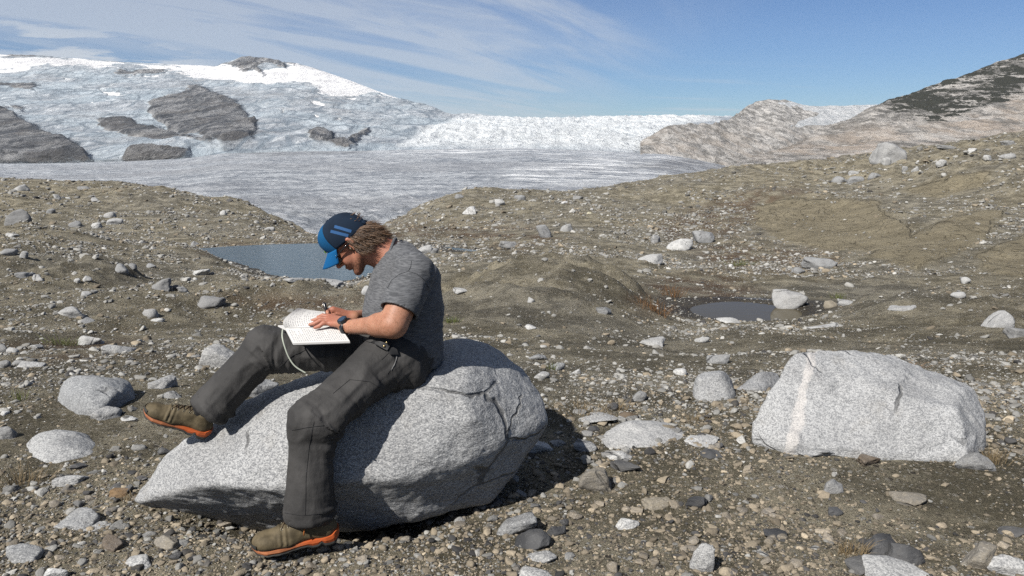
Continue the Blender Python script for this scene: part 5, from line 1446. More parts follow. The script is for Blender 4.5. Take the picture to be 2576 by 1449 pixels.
# hair: tapered locks blown back from under the cap
HAIR = Mat('brown_hair', 0.45, 0.4); hp_ = HAIR.attr('lock'); HAIR.col(HAIR.mix(hp_, (0.030, 0.017, 0.010), (0.200, 0.115, 0.062))); HAIR = HAIR.m
rs = random.Random(5); pieces = []; shade = []
for k in range(2200):
    a = R(rs.uniform(96, 264)); cz = rs.uniform(-0.055, 0.030)
    r0 = hd(0.098 * math.cos(a) + 0.004, 0.081 * math.sin(a), cz)
    out = 0.42 * (math.cos(a) * hf + math.sin(a) * hl)
    cl_ = math.sin(a * 9 + cz * 160)                     # neighbouring hairs lie in locks
    wind = np.array([0.80, 0.06, -0.10 + 0.16 * cl_]) + np.array([rs.gauss(0, 0.07), rs.gauss(0, 0.12), rs.gauss(0, 0.10)])
    ln = rs.uniform(0.040, 0.082) * (0.55 + 0.55 * abs(math.cos(a)))
    pts = []; p = r0.copy(); d = out + 0.45 * wind + np.array([0, 0, -0.2])
    for i in range(6):
        pts.append(p.copy()); d = d / np.linalg.norm(d); p = p + d * ln / 5
        d = d + 0.40 * wind + np.array([0.05, rs.gauss(0, 0.05), -0.12 + 0.10 * math.sin(i * 1.7 + a * 5) + rs.gauss(0, 0.05)])
    w = rs.uniform(0.0006, 0.0014)
    pieces.append(tube(pts, [w, w * 1.05, w * 0.95, w * 0.75, w * 0.5, w * 0.12], 4)); shade += [min(1, max(0, 0.35 + 0.3 * cl_ + rs.gauss(0, 0.25)))] * (6 * 4 + 2)
for k in range(60):                                    # loose top hair behind the cap
    r0 = hd(-0.085 + rs.uniform(-0.02, 0.02), rs.uniform(-0.05, 0.05), 0.055 + rs.uniform(-0.02, 0.03))
    pts = []; p = r0.copy(); d = -hf * 0.4 + hc_ * 0.5
    for i in range(5):
        pts.append(p.copy()); d = d / np.linalg.norm(d); p = p + d * 0.0042; d = d + np.array([0.9, 0, -0.35]) * rs.uniform(0.4, 1.0)
    pieces.append(tube(pts, [0.0013, 0.0013, 0.0013, 0.001, 0.0003], 4)); shade += [rs.random()] * (5 * 4 + 2)
hair = poly_part('hair', pieces, HAIR); attr(hair.data, 'lock', np.array(shade))
# sideburn and nape under-layer so no scalp shows between the locks
us = SDF(HC - 0.17, HC + 0.17, 0.004)
us.ell(hd(-0.030, 0, 0.010), HS * np.array((0.078, 0.0815, 0.066)), HM, 0.01); us.ell(hd(-0.075, 0, -0.03), HS * np.array((0.035, 0.055, 0.045)), HM, 0.02)
us.ell(hd(0.006, 0, -0.016), HS * np.array((0.012, 0.0805, 0.03)), HM, 0.006)
uv_, uf_ = us.mesh(1)
uo = part('hair_base', uv_, uf_, HAIR, hair); attr(uo.data, 'lock', 0.15 + 0.25 * (fbm(uv_ * 60, 2) > 0))

# ---- wristwatch
WT = Mat('watch_black', 0.3, 0.5); WT.col((0.010, 0.012, 0.015)); WT = WT.m
WS = Mat('watch_screen', 0.12, 0.5); WS.col((0.020, 0.045, 0.085)); WS = WS.m
wc = WRL + (ELL_ - WRL) * 0.05; wax = (ELL_ - WRL) / np.linalg.norm(ELL_ - WRL)
wx = np.array([0, -0.55, 0.83]); wx -= wax * (wx @ wax); wx /= np.linalg.norm(wx); wy = np.cross(wax, wx)
ringp = [wc + 0.0305 * math.cos(t) * wx + 0.0335 * math.sin(t) * wy for t in np.linspace(0, 2 * math.pi, 33)]
watch = poly_part('wristwatch', [tube(ringp, 0.010, 8, (wax, 1.0))], WT)
# flatten the strap: radial thickness down to 3 mm
co = np.empty(len(watch.data.vertices) * 3, np.float32); watch.data.vertices.foreach_get('co', co); co = co.reshape(-1, 3) + ME0
q = co - wc; al = (q @ wax); rad = q - al[:, None] * wax; rr = np.linalg.norm(rad, axis=1)
rad = rad / rr[:, None] * (0.032 + (rr - 0.032) * 0.28)[:, None]
watch.data.vertices.foreach_set('co', (wc + rad + al[:, None] * wax - ME0).astype(np.float32).ravel())
def octa(c, n_, a, b, ra, rb, th):
    vs_ = []
    for z_ in (0, th):
        for k in range(8):
            t = R(22.5 + 45 * k); vs_.append(c + a * ra * math.cos(t) + b * rb * math.sin(t) + n_ * z_)
    fs = [tuple(range(8))[::-1], tuple(range(8, 16))] + [(k, (k + 1) % 8, 8 + (k + 1) % 8, 8 + k) for k in range(8)]
    return np.array(vs_), fs
def raw_part(name, v, fs, m, parent):
    me_ = bpy.data.meshes.new(name); me_.from_pydata([tuple(x - ME0) for x in v], [], fs); me_.update(); me_.materials.append(m)
    o = bpy.data.objects.new(name, me_); COL.objects.link(o); o.parent = parent; return o
raw_part('watch_case', *octa(wc + wx * 0.030, wx, wax, wy, 0.022, 0.020, 0.011), WT, watch)
raw_part('watch_face', *octa(wc + wx * 0.0405, wx, wax, wy, 0.016, 0.0145, 0.0015), WS, watch)

# ---- hiking shoes
LEA = Mat('olive_leather', 0.75, 0.25); lp_ = LEA.pos()
LEA.col(LEA.mix(LEA.ramp(LEA.noise(lp_, 30, 5, 0.65), 0.3, 0.7), (0.062, 0.048, 0.026), (0.130, 0.102, 0.058)))
LEA.nrm(LEA.bump(LEA.noise(lp_, 55, 4, 0.65), 0.4, 0.004)); LEA = LEA.m
TOE = Mat('grey_rubber', 0.7, 0.3); TOE.col((0.035, 0.035, 0.032)); TOE = TOE.m
ORG = Mat('orange_foam', 0.6, 0.3); op_ = ORG.pos()
ORG.col(ORG.mix(ORG.ramp(ORG.attr('dust'), 0.0, 1.0), (0.46, 0.095, 0.024), ORG.mix(ORG.ramp(ORG.noise(op_, 40, 4), 0.3, 0.7), (0.30, 0.105, 0.045), (0.42, 0.16, 0.07)))); ORG = ORG.m
LACE = Mat('brown_lace', 0.8, 0.2); LACE.col((0.030, 0.018, 0.010)); LACE = LACE.m
LACO = Mat('rust_lace', 0.8, 0.2); LACO.col((0.30, 0.10, 0.025)); LACO = LACO.m
EYE = Mat('eyelet_metal', 0.4, 0.5); EYE.col((0.30, 0.27, 0.20)); EYE.b.inputs['Metallic'].default_value = 0.8; EYE = EYE.m
def shoe(heel, toe, upv, label, ends):
    L = np.linalg.norm(toe - heel); ex = (toe - heel) / L; ez = upv - ex * (upv @ ex); ez /= np.linalg.norm(ez); ey = np.cross(ez, ex)
    W = lambda x, y, z: heel + L * (x * ex + y * ey + z * ez) * 1.0
    Wa = lambda a: heel + L * (a[:, 0:1] * ex + a[:, 1:2] * ey + a[:, 2:3] * ez)
    # upper, in units of the shoe's length
    s = SDF((-0.05, -0.25, 0.0), (1.06, 0.25, 0.62), 0.0125)
    s.ell((0.15, 0, 0.19), (0.145, 0.118, 0.17), None, 0.05)
    s.cap((0.17, 0, 0.20), (0.62, 0, 0.155), 0.118, 0.125, 0.05)
    s.cap((0.28, 0, 0.33), (0.66, 0, 0.185), 0.098, 0.105, 0.06)
    s.ell((0.80, 0.008, 0.135), (0.195, 0.160, 0.115), None, 0.06)
    s.ell((0.62, 0.0, 0.13), (0.22, 0.165, 0.10), None, 0.05)
    s.cap((0.19, 0, 0.25), (0.185, 0, 0.42), 0.115, 0.122, 0.05)
    s.cut((0, 0, 0.085), (0, 0, -1)); s.cut((0.2, 0, 0.435), (0.12, 0, 1))
    s.cap((0.19, 0, 0.36), (0.185, 0, 0.55), 0.098, 0.104, 0.01, 'sub')
    v, f = s.mesh(2)
    n = vnormals(v, f)
    crease = sstep(np.abs(v[:, 0] - 0.63), 0.12, 0.0) * 0.010 * np.sin(v[:, 0] * 95 + v[:, 1] * 8) * (v[:, 2] > 0.13)
    v = v + n * (crease + 0.006 * fbm(v * 7, 3))[:, None]
    up_ = part('hiking_shoe', Wa(v), f, LEA)
    # rubber toe bumper
    m_ = (v[f].mean(1)[:, 0] > 0.93) & (v[f].mean(1)[:, 2] < 0.15) 
    sel = f[m_]; us_, inv = np.unique(sel, return_inverse=True)
    part('toe_cap', Wa(v[us_] + n[us_] * 0.012), inv.reshape(-1, 4), TOE, up_)
    m2 = (v[f].mean(1)[:, 0] < 0.93) & (v[f].mean(1)[:, 2] < 0.108)
    sel = f[m2]; us_, inv = np.unique(sel, return_inverse=True)
    part('rand', Wa(v[us_] + n[us_] * 0.008), inv.reshape(-1, 4), TOE, up_)
    # midsole and tread follow the shoe's outline
    def half(x):
        return np.interp(x, [-0.02, 0.0, 0.05, 0.15, 0.32, 0.5, 0.68, 0.82, 0.92, 0.98, 1.0], [0.02, 0.065, 0.115, 0.135, 0.128, 0.138, 0.176, 0.170, 0.120, 0.055, 0.01])
    xs = np.linspace(-0.012, 1.0, 72)
    top = np.interp(xs, [-0.02, 0.03, 0.08, 0.2, 0.32, 0.5, 0.85, 0.95, 1.0], [0.185, 0.180, 0.140, 0.125, 0.115, 0.098, 0.085, 0.10, 0.125])
    bot = np.interp(xs, [-0.02, 0.03, 0.10, 0.165, 0.20, 0.235, 0.30, 0.36, 0.45, 0.6, 0.85, 0.94, 1.0], [0.125, 0.060, 0.050, 0.058, 0.092, 0.055, 0.045, 0.062, 0.055, 0.040, 0.030, 0.045, 0.085])
    bot2 = np.interp(xs, [-0.02, 0.03, 0.10, 0.155, 0.20, 0.24, 0.31, 0.37, 0.45, 0.6, 0.85, 0.94, 1.0], [0.105, 0.022, 0.006, 0.010, 0.062, 0.012, 0.008, 0.034, 0.022, 0.008, 0.004, 0.020, 0.065])
    lug = 0.010 * (np.sin(xs * 60) > 0) * ((xs > 0.4) & (xs < 0.93))
    def loft(t_, b_, grow, nm, m):
        vs2 = []
        for x, a, b in zip(xs, t_, b_):
            w = half(x) + grow
            vs2 += [(x, -w * 0.96, b), (x, -w * 1.04, (a + b) / 2), (x, -w, a), (x, w, a), (x, w * 1.04, (a + b) / 2), (x, w * 0.96, b)]
        vs2 = np.array(vs2); k = len(xs); fs = []
        for i in range(k - 1):
            for j in range(6):
                j2 = (j + 1) % 6
                fs.append((i * 6 + j, (i + 1) * 6 + j, (i + 1) * 6 + j2, i * 6 + j2))
        fs += [(0, 1, 2, 5), (2, 3, 4, 5)]; o0 = (k - 1) * 6; fs += [(o0, o0 + 5, o0 + 2, o0 + 1), (o0 + 5, o0 + 4, o0 + 3, o0 + 2)]
        o = part(nm, Wa(vs2), np.array(fs), m, up_, False)
        return o, vs2
    so_, v2 = loft(top, bot, 0.004, 'midsole', ORG)
    attr(so_.data, 'dust', sstep(v2[:, 0], 0.28, 0.62))
    loft(bot + 0.004, bot2 + lug, 0.001, 'tread', TOE)
    # tongue, eyelets and laces along the instep
    ubvh = bvh_of(v, f)
    def on_top(x, y):
        h_ = ubvh.ray_cast(Vector((x, y, 0.7)), Vector((0, 0, -1)))
        return np.array(h_[0]) + np.array([0, 0, 0.006]) if h_[0] is not None else np.array([x, y, 0.3])
    ey_ = []
    for k_, x in enumerate((0.64, 0.56, 0.48, 0.40, 0.335)):
        row = []
        for q in (-1, 1):
            p_ = on_top(x, q * (0.060 + 0.006 * k_)); row.append(p_)
            rg = [W(*(p_ + np.array([0.014 * math.cos(t), q * 0.010 * math.sin(t), 0.012 * math.sin(t) * -1]))) for t in np.linspace(0, 2 * math.pi, 11)]
            poly_part('eyelet', [tube(rg, 0.0012, 5)], EYE, up_)
        ey_.append(row)
    lc = []
    for k_ in range(4):
        for q in (0, 1):
            a, b = ey_[k_][q], ey_[k_ + 1][1 - q]; mid = on_top((a[0] + b[0]) / 2, 0) + np.array([0, 0, 0.006 + 0.004 * q])
            lc.append(tube([W(*a), W(*((a + mid) / 2 + np.array([0, 0, 0.006]))), W(*mid), W(*((b + mid) / 2 + np.array([0, 0, 0.006]))), W(*b)], 0.0021, 6))
    poly_part('lace', lc, LACE, up_)
    top_ = on_top(0.335, 0)
    bow = [tube([W(*(top_ + np.array(q))) for q in e], 0.0026, 6) for e in ends]
    poly_part('lace_end', bow, LACO, up_)
    return up_
heelL, toeL = P(852, 1356, 2.535), P(634, 1390, 2.455)
shoe(heelL, toeL, np.array([0, -0.08, 1.0]), '', [[(0.0, 0.02, 0.05), (0.01, 0.085, 0.015), (0.03, 0.135, -0.06), (0.055, 0.165, -0.15), (0.06, 0.172, -0.19)], [(0.0, 0, 0.0), (0.02, 0.07, 0.02), (0.0, 0.1, -0.02), (-0.03, 0.115, -0.06)]])
ph_, nh_ = cast(seat_bvh, 522, 1104)
heelR = (ph_ if ph_ is not None else P(522, 1104, 2.86)) + np.array([0, 0, 0.004])
toeR = P(356, 1040, heelR[1] - 0.06)
shoe(heelR, toeR, np.array([0.30, -0.10, 1.0]), '', [[(0.0, 0, 0.0), (0.03, 0.05, 0.03), (-0.01, 0.08, 0.02), (-0.05, 0.09, 0.03)], [(0, 0, 0), (-0.02, -0.03, 0.04), (-0.06, 0.0, 0.05)]])
# socks between shoe and cuff
SOCK = cloth('dark_sock', (0.010, 0.010, 0.011), (0.018, 0.018, 0.019), 700, 0.2)
for an, kn, hl_, tl_ in ((ANL, KNL, heelL, toeL), (ANR, KNR, heelR, toeR)):
    ft = hl_ + (tl_ - hl_) * 0.19 + np.array([0, 0, 0.075]); up2 = an + (kn - an) * 0.25
    poly_part('sock', [tube([ft, ft + (up2 - ft) * 0.4, up2], [0.034, 0.036, 0.042], 14)], SOCK)

# ---- notebook and pen (things of their own)
def world_obj(name, pieces, m, parent, org, smooth=False):
    vs_, fs = [], []
    for v, q in pieces:
        o = len(vs_); vs_ += [tuple(np.asarray(x) - org) for x in v]; fs += [tuple(int(i) + o for i in g_) for g_ in q]
    me_ = bpy.data.meshes.new(name); me_.from_pydata(vs_, [], fs); me_.update()
    for p_ in me_.polygons: p_.use_smooth = smooth
    ob = bpy.data.objects.new(name, me_); COL.objects.link(ob)
    if parent: ob.parent = parent
    me_.materials.append(m); return ob
PAPER = Mat('cream_paper', 0.9, 0.1); PAPER.col((0.66, 0.65, 0.63)); PAPER.b.inputs['Transmission Weight'].default_value = 0.0; PAPER = PAPER.m
COVER = Mat('black_cover', 0.6, 0.3); COVER.col((0.015, 0.015, 0.015)); COVER = COVER.m
INK = Mat('ink', 0.8, 0.1); INK.col((0.10, 0.10, 0.13)); INK = INK.m
RIB = Mat('ribbon_green', 0.7, 0.2); RIB.col((0.42, 0.45, 0.38)); RIB = RIB.m
nbB, nbC = P(737, 863, 2.722), P(880, 858, 2.738)
spv = nbC - nbB
nbA = P(718, 826, 2.850); nbD = nbA + spv
def slab(a, b, c_, d, th, dz=0.0, n=1):
    up = np.cross(np.array(b) - a, np.array(d) - a); up = up / np.linalg.norm(up); up = up if up[2] > 0 else -up
    lowr = [q + up * dz for q in (a, b, c_, d)]; upp = [q + up * (dz + th) for q in (a, b, c_, d)]
    return (lowr + upp, [(3, 2, 1, 0), (4, 5, 6, 7), (0, 1, 5, 4), (1, 2, 6, 5), (2, 3, 7, 6), (3, 0, 4, 7)])
widv = nbB - nbA
farA = P(699, 817, 2.945); farD = farA + spv
org = (nbA + nbD) / 2
note = world_obj('notebook', [slab(nbA - spv * 0.01, nbB + widv * 0.02 - spv * 0.01, nbC + widv * 0.02 + spv * 0.01, nbD + spv * 0.01, 0.002, -0.010), slab(nbA - spv * 0.01, farA - spv * 0.01 - widv * 0.02, farD + spv * 0.01 - widv * 0.02, nbD + spv * 0.01, 0.002, -0.010)], COVER, None, org)
note.location = org
tag(note, 'open notebook with handwritten pages lying on the man\'s lap', 'notebook')
world_obj('page_block', [slab(nbA, nbB, nbC, nbD, 0.0075, -0.0078)], PAPER, note, org)
world_obj('page_block', [slab(nbA, farA, farD, nbD, 0.0060, -0.0078)], PAPER, note, org)
# the leaf lifted at the far end
free0, free1 = P(750, 775, 2.905), nbD - widv * 0.97 + np.array([0, 0, 0.006])
gr = []; NS, NT = 18, 12
def leaf(s_, t_):
    base = nbA + spv * s_ + np.array([0, 0, 0.001])
    w_ = (1 - s_) ** 1.3
    fr = free0 * w_ + free1 * (1 - w_) + (spv * s_ - (free1 - free0) * (1 - w_)) * 0.0
    fr = base + (free0 - nbA) * w_ + (free1 - nbD) * (1 - w_)
    bul = np.array([-0.022 * w_, -0.028 * w_, 0.012 * (1 - w_)]) * math.sin(math.pi * t_)
    return base + (fr - base) * t_ + bul
for i in range(NS + 1):
    for j in range(NT + 1): gr.append(leaf(i / NS, j / NT))
lf = world_obj('lifted_page', [(gr, grid_faces(NS + 1, NT + 1))], PAPER, note, org, True)
def scribble(fun, nlines, seed, lift):
    rs_ = random.Random(seed); pieces = []
    for i in range(nlines):
        s_ = (i + 1.2) / (nlines + 1.6); t = 0.07 + rs_.uniform(0, 0.02); endt = rs_.uniform(0.80, 0.94) if rs_.random() > 0.15 else rs_.uniform(0.3, 0.7)
        while t < endt:
            wl = rs_.uniform(0.05, 0.16); k = max(5, int(wl * 90)); line = []
            for q in range(k):
                tt_ = t + wl * q / k
                line.append((s_ + (0.010 if q % 2 else -0.006) * rs_.uniform(0.3, 1.2), tt_))
            t += wl + rs_.uniform(0.02, 0.035)
            vs_ = []
            for s2, t2 in line:
                vs_.append(fun(s2 - 0.0021, t2) + lift); vs_.append(fun(s2 + 0.0021, t2 + 0.002) + lift)
            pieces.append((vs_, [(2 * q, 2 * q + 1, 2 * q + 3, 2 * q + 2) for q in range(k - 1)]))
    return pieces
flat = lambda s_, t_: nbB + (nbA - nbB) * t_ + spv * s_
world_obj('handwriting', scribble(flat, 24, 2, np.array([0, 0, 0.0006])), INK, note, org)
world_obj('handwriting', scribble(leaf, 22, 4, np.array([0.0, -0.0006, 0.0006])), INK, note, org)
rb = [P(711, 829, 2.845), P(710, 848, 2.80), P(716, 872, 2.79), P(727, 900, 2.79), P(743, 922, 2.79), P(770, 939, 2.79)]
def smooth_pts(pts, n=6):
    pts = [np.asarray(p) for p in pts]; out = []
    for i in range(len(pts) - 1):
        p0, p1, p2, p3 = pts[max(i - 1, 0)], pts[i], pts[i + 1], pts[min(i + 2, len(pts) - 1)]
        for k in range(n):
            t = k / n
            out.append(0.5 * ((2 * p1) + (p2 - p0) * t + (2 * p0 - 5 * p1 + 4 * p2 - p3) * t * t + (3 * p1 - p0 - 3 * p2 + p3) * t ** 3))
    return out + [pts[-1]]
v_, q_, t_ = tube(smooth_pts(rb), 0.0030, 6, (np.array([0, 1.0, 0]), 0.25))
world_obj('ribbon', [(v_, list(q_) + list(t_))], RIB, note, org, True)
PENM = Mat('pen_black', 0.25, 0.5); PENM.col((0.008, 0.008, 0.009)); PENM = PENM.m
CHR = Mat('pen_metal', 0.3, 0.5); CHR.col((0.35, 0.33, 0.32)); CHR.b.inputs['Metallic'].default_value = 1.0; CHR = CHR.m
pd = PEN_B - PEN_A
v_, q_, t_ = tube([PEN_A, PEN_A + pd * 0.10, PEN_A + pd * 0.14, PEN_A + pd * 0.97, PEN_B], [0.0006, 0.0032, 0.0062, 0.0066, 0.0048], 12)
pen = world_obj('pen', [(v_, list(q_) + list(t_))], PENM, None, PEN_A, True); pen.location = PEN_A
tag(pen, 'black pen held upright in the man\'s far hand', 'pen')
v_, q_, t_ = tube([PEN_A + pd * 0.62 + np.array([-0.004, -0.006, 0]), PEN_B + np.array([-0.004, -0.006, 0]), PEN_B + np.array([0, 0, 0.002])], 0.0014, 6)
world_obj('clip', [(v_, list(q_) + list(t_))], CHR, pen, PEN_A, True)
# ================================================================== scattered rubble
rng = np.random.RandomState(11)
LIB = bpy.data.collections.new('stone_library')
lib_mat = Mat('rubble', 0.9, 0.2); lp0 = lib_mat.pos()
lc_ = lib_mat.attr('col', 'INSTANCER', 'Color')
lf1 = lib_mat.noise(lp0, 210, 2, 0.7); 
cl_ = lib_mat.mix(lib_mat.ramp(lf1, 0.56, 0.42, 0, 0.45), lc_, lib_mat.mix(0.65, lc_, (0.06, 0.06, 0.06)))
cl_ = lib_mat.mix(lib_mat.ramp(lib_mat.noise(lp0, 14, 3, 0.6), 0.50, 0.72, 0, 0.55), cl_, lib_mat.mix(0.6, cl_, (0.17, 0.145, 0.105)))
lib_mat.col(cl_); lib_mat.nrm(lib_mat.bump(lib_mat.noise(lp0, 60, 3, 0.7), 0.5, 0.008))
NLIB = 14
for k in range(NLIB):
    v, f = rock_shape(300 + k, 8, (7, 10, 14)[k % 3], (20, 16, 11)[k % 3], 0.08)
    me = mesh_from('stone_shape', v, f, smooth=(k % 3 == 2)); me.materials.append(lib_mat.m)
    o = bpy.data.objects.new('stone_shape_%02d' % k, me); LIB.objects.link(o)

def visible_xy(n, vmin, vmax, umin=-160, umax=2740):
    """random ground points spread evenly over what the lens sees"""
    u = rng.uniform(umin, umax, n); ly = rng.uniform(0, 1, n)
    return u, ly
def scatter(n, y0, y1, smin, smax, power):
    """points evenly spread in bearing and 1/distance; sizes (in photo pixels) follow a power law, as rubble does"""
    a = np.where(rng.uniform(0, 1, n) < 0.86, rng.uniform(-0.76, 0.76, n), rng.choice([-1, 1], n) * rng.uniform(0.76, 1.5, n))
    w = rng.uniform(0, 1, n)
    y = 1.0 / (1 / y0 + (1 / y1 - 1 / y0) * w)
    x = a * y
    q = rng.uniform(0, 1, n)
    s = (smin ** -power + (smax ** -power - smin ** -power) * q) ** (-1 / power)
    return x, y, s
parts_ = []
for n, y0, y1, s0, s1, pw in ((68000, 1.9, 4.2, 3.6, 34, 1.9), (60000, 4.0, 9.0, 2.8, 26, 1.9), (68000, 9.0, 26, 2.0, 20, 1.8), (136000, 22, 80, 2.2, 15, 1.9)):
    parts_.append(scatter(n, y0, y1, s0, s1, pw))
x = np.concatenate([p[0] for p in parts_]); y = np.concatenate([p[1] for p in parts_]); spx = np.concatenate([p[2] for p in parts_])
z = ground_z(x, y)
p3 = np.stack([x, y, 0 * x], -1)
u_, v_ = proj(x, y, z)
# rubble gathers in streaks and hollows; bare mud in between
dens = fbm(p3 * np.array([0.55, 0.55, 1]), 4) * 0.9 + fbm(p3 * 0.16 + 7, 3) * 0.8
dens = dens + 0.30 * soft_poly(u_, v_, [(-300,745),(420,760),(900,700),(1000,720),(900,850),(600,1000),(-300,1150)], 60) + 0.22 * sstep(v_, 1180, 1400)
dens = dens + 0.25 * soft_poly(u_, v_, [(1560,580),(1760,480),(1860,480),(1760,600),(1680,660)], 30) - 0.25 * soft_poly(u_, v_, [(1120,640),(1550,600),(1600,700),(1700,860),(1300,880),(1120,800)], 40)
keep = rng.uniform(0, 1, len(x)) < np.clip(0.26 + 0.22 * sstep(y, 16, 30) + 1.25 * dens - 0.10 * sstep(u_, 1000, 1300) * (v_ < 1000) - 0.20 * sstep(u_, 1250, 1500) * sstep(v_, 1120, 1200), 0.04, 1)
sl_in = np.zeros(len(x))
for s_ in SLABS: sl_in = np.maximum(sl_in, soft_poly(u_, v_, s_, 6))
keep &= rng.uniform(0, 1, len(x)) > 0.92 * sl_in * (y > 12)
keep &= ~((np.hypot((x + 8.2) / 8.2, (y - 30.6) / 5.4) < 1) & (z < POND1_Z)) & ~((np.hypot((x - 5.4) / 2.2, (y - 16.9) / 1.5) < 1) & (z < POND2_Z))
x, y, z, spx, u_, v_ = (a[keep] for a in (x, y, z, spx, u_, v_))
size = spx * (y * cP + (CAMZ - z) * sP) / F
n = len(x)
# colours: mostly pale granite far off and on the left, browner and darker near the camera
kind = rng.uniform(0, 1, n)
near_ = sstep(y, 5.0, 2.6); right_ = sstep(u_, 1100, 1500)
brown = 0.20 + 0.18 * near_ + 0.38 * near_ * (0.45 + 0.55 * right_); darkf = 0.06 + 0.10 * near_
pal = np.empty((n, 3)); 
pal[:] = np.array([0.33, 0.325, 0.305]) ; 
pal *= np.exp(rng.normal(0, 0.26, n))[:, None]
mb = kind < brown; pal[mb] = np.array([0.255, 0.215, 0.158]) * np.exp(rng.normal(0, 0.28, mb.sum()))[:, None]
md = kind > 1 - darkf; pal[md] = np.array([0.055, 0.054, 0.054]) * np.exp(rng.normal(0, 0.3, md.sum()))[:, None]
mg = (kind > 0.62) & (kind < 0.82); pal[mg] *= 0.62
pal = np.clip(pal, 0.02, 0.62)
sx = size * rng.uniform(0.8, 1.25, n); sy = size * rng.uniform(0.65, 1.05, n); sz = size * rng.uniform(0.35, 0.72, n)
# the largest that the lens sees are stones of their own
inview = (u_ > 5) & (u_ < 2571) & (v_ > 350) & (v_ < 1440)
order = np.argsort(-np.where(inview, spx, 0))[:140]
rot_ = np.stack([rng.normal(0, 0.22, n), rng.normal(0, 0.22, n), rng.uniform(0, 6.28, n)], -1)
lift = rng.uniform(-0.05, 0.28, n)
LM = [(745,1370,'standing shoe'),(450,1060,'raised shoe'),(2250,1390,'two big black stones'),(1930,1040,'veined boulder\'s left end'),(2190,1150,'veined boulder\'s foot'),(2470,1120,'veined boulder\'s right end'),(350,1262,'seat boulder\'s left tip'),
      (560,1330,'seat boulder\'s underside'),(1080,1330,'seat boulder\'s lower edge'),(1380,1070,'seat boulder\'s right tip'),(1795,970,'square grey block'),(1635,1090,'whale-backed boulder'),(1576,1315,'pale diamond stone'),(1764,1400,'tall pale stone'),(299,1240,'orange-brown cobble'),
      (240,990,'blue-grey boulder'),(150,1120,'low white-grey boulder'),(208,1305,'leaning grey slab'),(1497,1200,'half-buried round boulder'),(1340,1355,'biggest black stone'),(2456,1400,'rounded tan-grey stone'),(1751,1262,'black rounded stone'),(1948,1343,'thin black slab'),
      (2279,1255,'brown-tan cobble'),(56,1395,'corner granite stone'),(423,1362,'tan-grey cobble'),(349,1415,'blue-white stone'),(228,850,'white rounded boulder'),(180,785,'pale oval boulder'),(525,765,'dark grey boulder'),(1985,750,'puddle boulder'),(1517,780,'bowl-shaped stone'),
      (1640,860,'sunken slab'),(2512,800,'boulder near the right edge'),(1158,735,'white stone by his back'),(2074,818,'long white slab'),(80,915,'pale long stone'),(408,962,'white oval boulder'),(1786,1140,'black pyramid stone'),(2098,1285,'black cobble'),(180,1208,'pale angular stone')]
LMX, LMY = np.array([q[0] for q in LM]), np.array([q[1] for q in LM]); seen_ = {}
for i in order:
    lum = pal[i].mean(); br = pal[i][0] - pal[i][2]
    cw = 'dark grey' if lum < 0.1 else ('brown' if br > 0.04 else ('pale grey' if lum > 0.33 else 'mid grey'))
    d_ = np.hypot(LMX - u_[i], (LMY - v_[i]) * 1.3); k_ = int(np.argmin(d_))
    du_, dv_ = u_[i] - LMX[k_], v_[i] - LMY[k_]
    side = ('left' if du_ < 0 else 'right') if abs(du_) > 0.5 * abs(dv_) else ''
    vert = ('above' if dv_ < 0 else 'below') if abs(dv_) > 0.5 * abs(du_) else ''
    rel = (vert + ' and to the ' + side + ' of') if vert and side else (vert or side + ' of')
    dist = 'close' if d_[k_] < 85 else ('a little way' if d_[k_] < 170 else 'well')
    rel = rel.replace(' and to the ', ' ')
    lab = 'small %s stone %s %s the %s' % (cw, dist, rel, LM[k_][2])
    seen_[lab] = seen_.get(lab, 0) + 1
    if seen_[lab] > 1: lab = lab.replace('small', ('smaller', 'still smaller', 'next smaller')[min(seen_[lab] - 2, 2)])
    o = link_rock('stone', SHAPES[int(i) % len(SHAPES)], GRANC, (*pal[i], 0.5), lab, 'stone', 'loose stones strewn over the gravel')
    o.location = (x[i], y[i], z[i] + sz[i] * lift[i]); o.rotation_euler = rot_[i]; o.scale = (sx[i], sy[i], sz[i])
rest = np.ones(n, bool); rest[order] = False
x, y, z, sx, sy, sz, pal, rot_, lift = (a[rest] for a in (x, y, z, sx, sy, sz, pal, rot_, lift)); n = len(x)
pm = bpy.data.meshes.new('rubble')
pm.vertices.add(n); pm.vertices.foreach_set('co', np.stack([x, y, z + sz * lift], -1).astype(np.float32).ravel())
def vattr(name, typ, arr, key):
    a = pm.attributes.new(name, typ, 'POINT'); a.data.foreach_set(key, np.ascontiguousarray(arr).ravel())
vattr('rot', 'FLOAT_VECTOR', rot_.astype(np.float32), 'vector')
vattr('scl', 'FLOAT_VECTOR', np.stack([sx, sy, sz], -1).astype(np.float32), 'vector')
vattr('pick', 'INT', rng.randint(0, NLIB, n).astype(np.int32), 'value')
vattr('col', 'FLOAT_COLOR', np.concatenate([pal, np.ones((n, 1))], 1).astype(np.float32), 'color')
rub = link('rubble', pm); tag(rub, 'countless small stones and gravel strewn over the moraine', kind='stuff')
ng = bpy.data.node_groups.new('strew_stones', 'GeometryNodeTree')
ng.interface.new_socket('Geometry', in_out='INPUT', socket_type='NodeSocketGeometry'); ng.interface.new_socket('Geometry', in_out='OUTPUT', socket_type='NodeSocketGeometry')
gi, go = ng.nodes.new('NodeGroupInput'), ng.nodes.new('NodeGroupOutput')
iop = ng.nodes.new('GeometryNodeInstanceOnPoints'); ci = ng.nodes.new('GeometryNodeCollectionInfo')
ci.inputs['Collection'].default_value = LIB; ci.inputs['Separate Children'].default_value = True; ci.inputs['Reset Children'].default_value = True
iop.inputs['Pick Instance'].default_value = True
def named(nm, typ):
    q = ng.nodes.new('GeometryNodeInputNamedAttribute'); q.data_type = typ; q.inputs['Name'].default_value = nm; return q.outputs['Attribute']
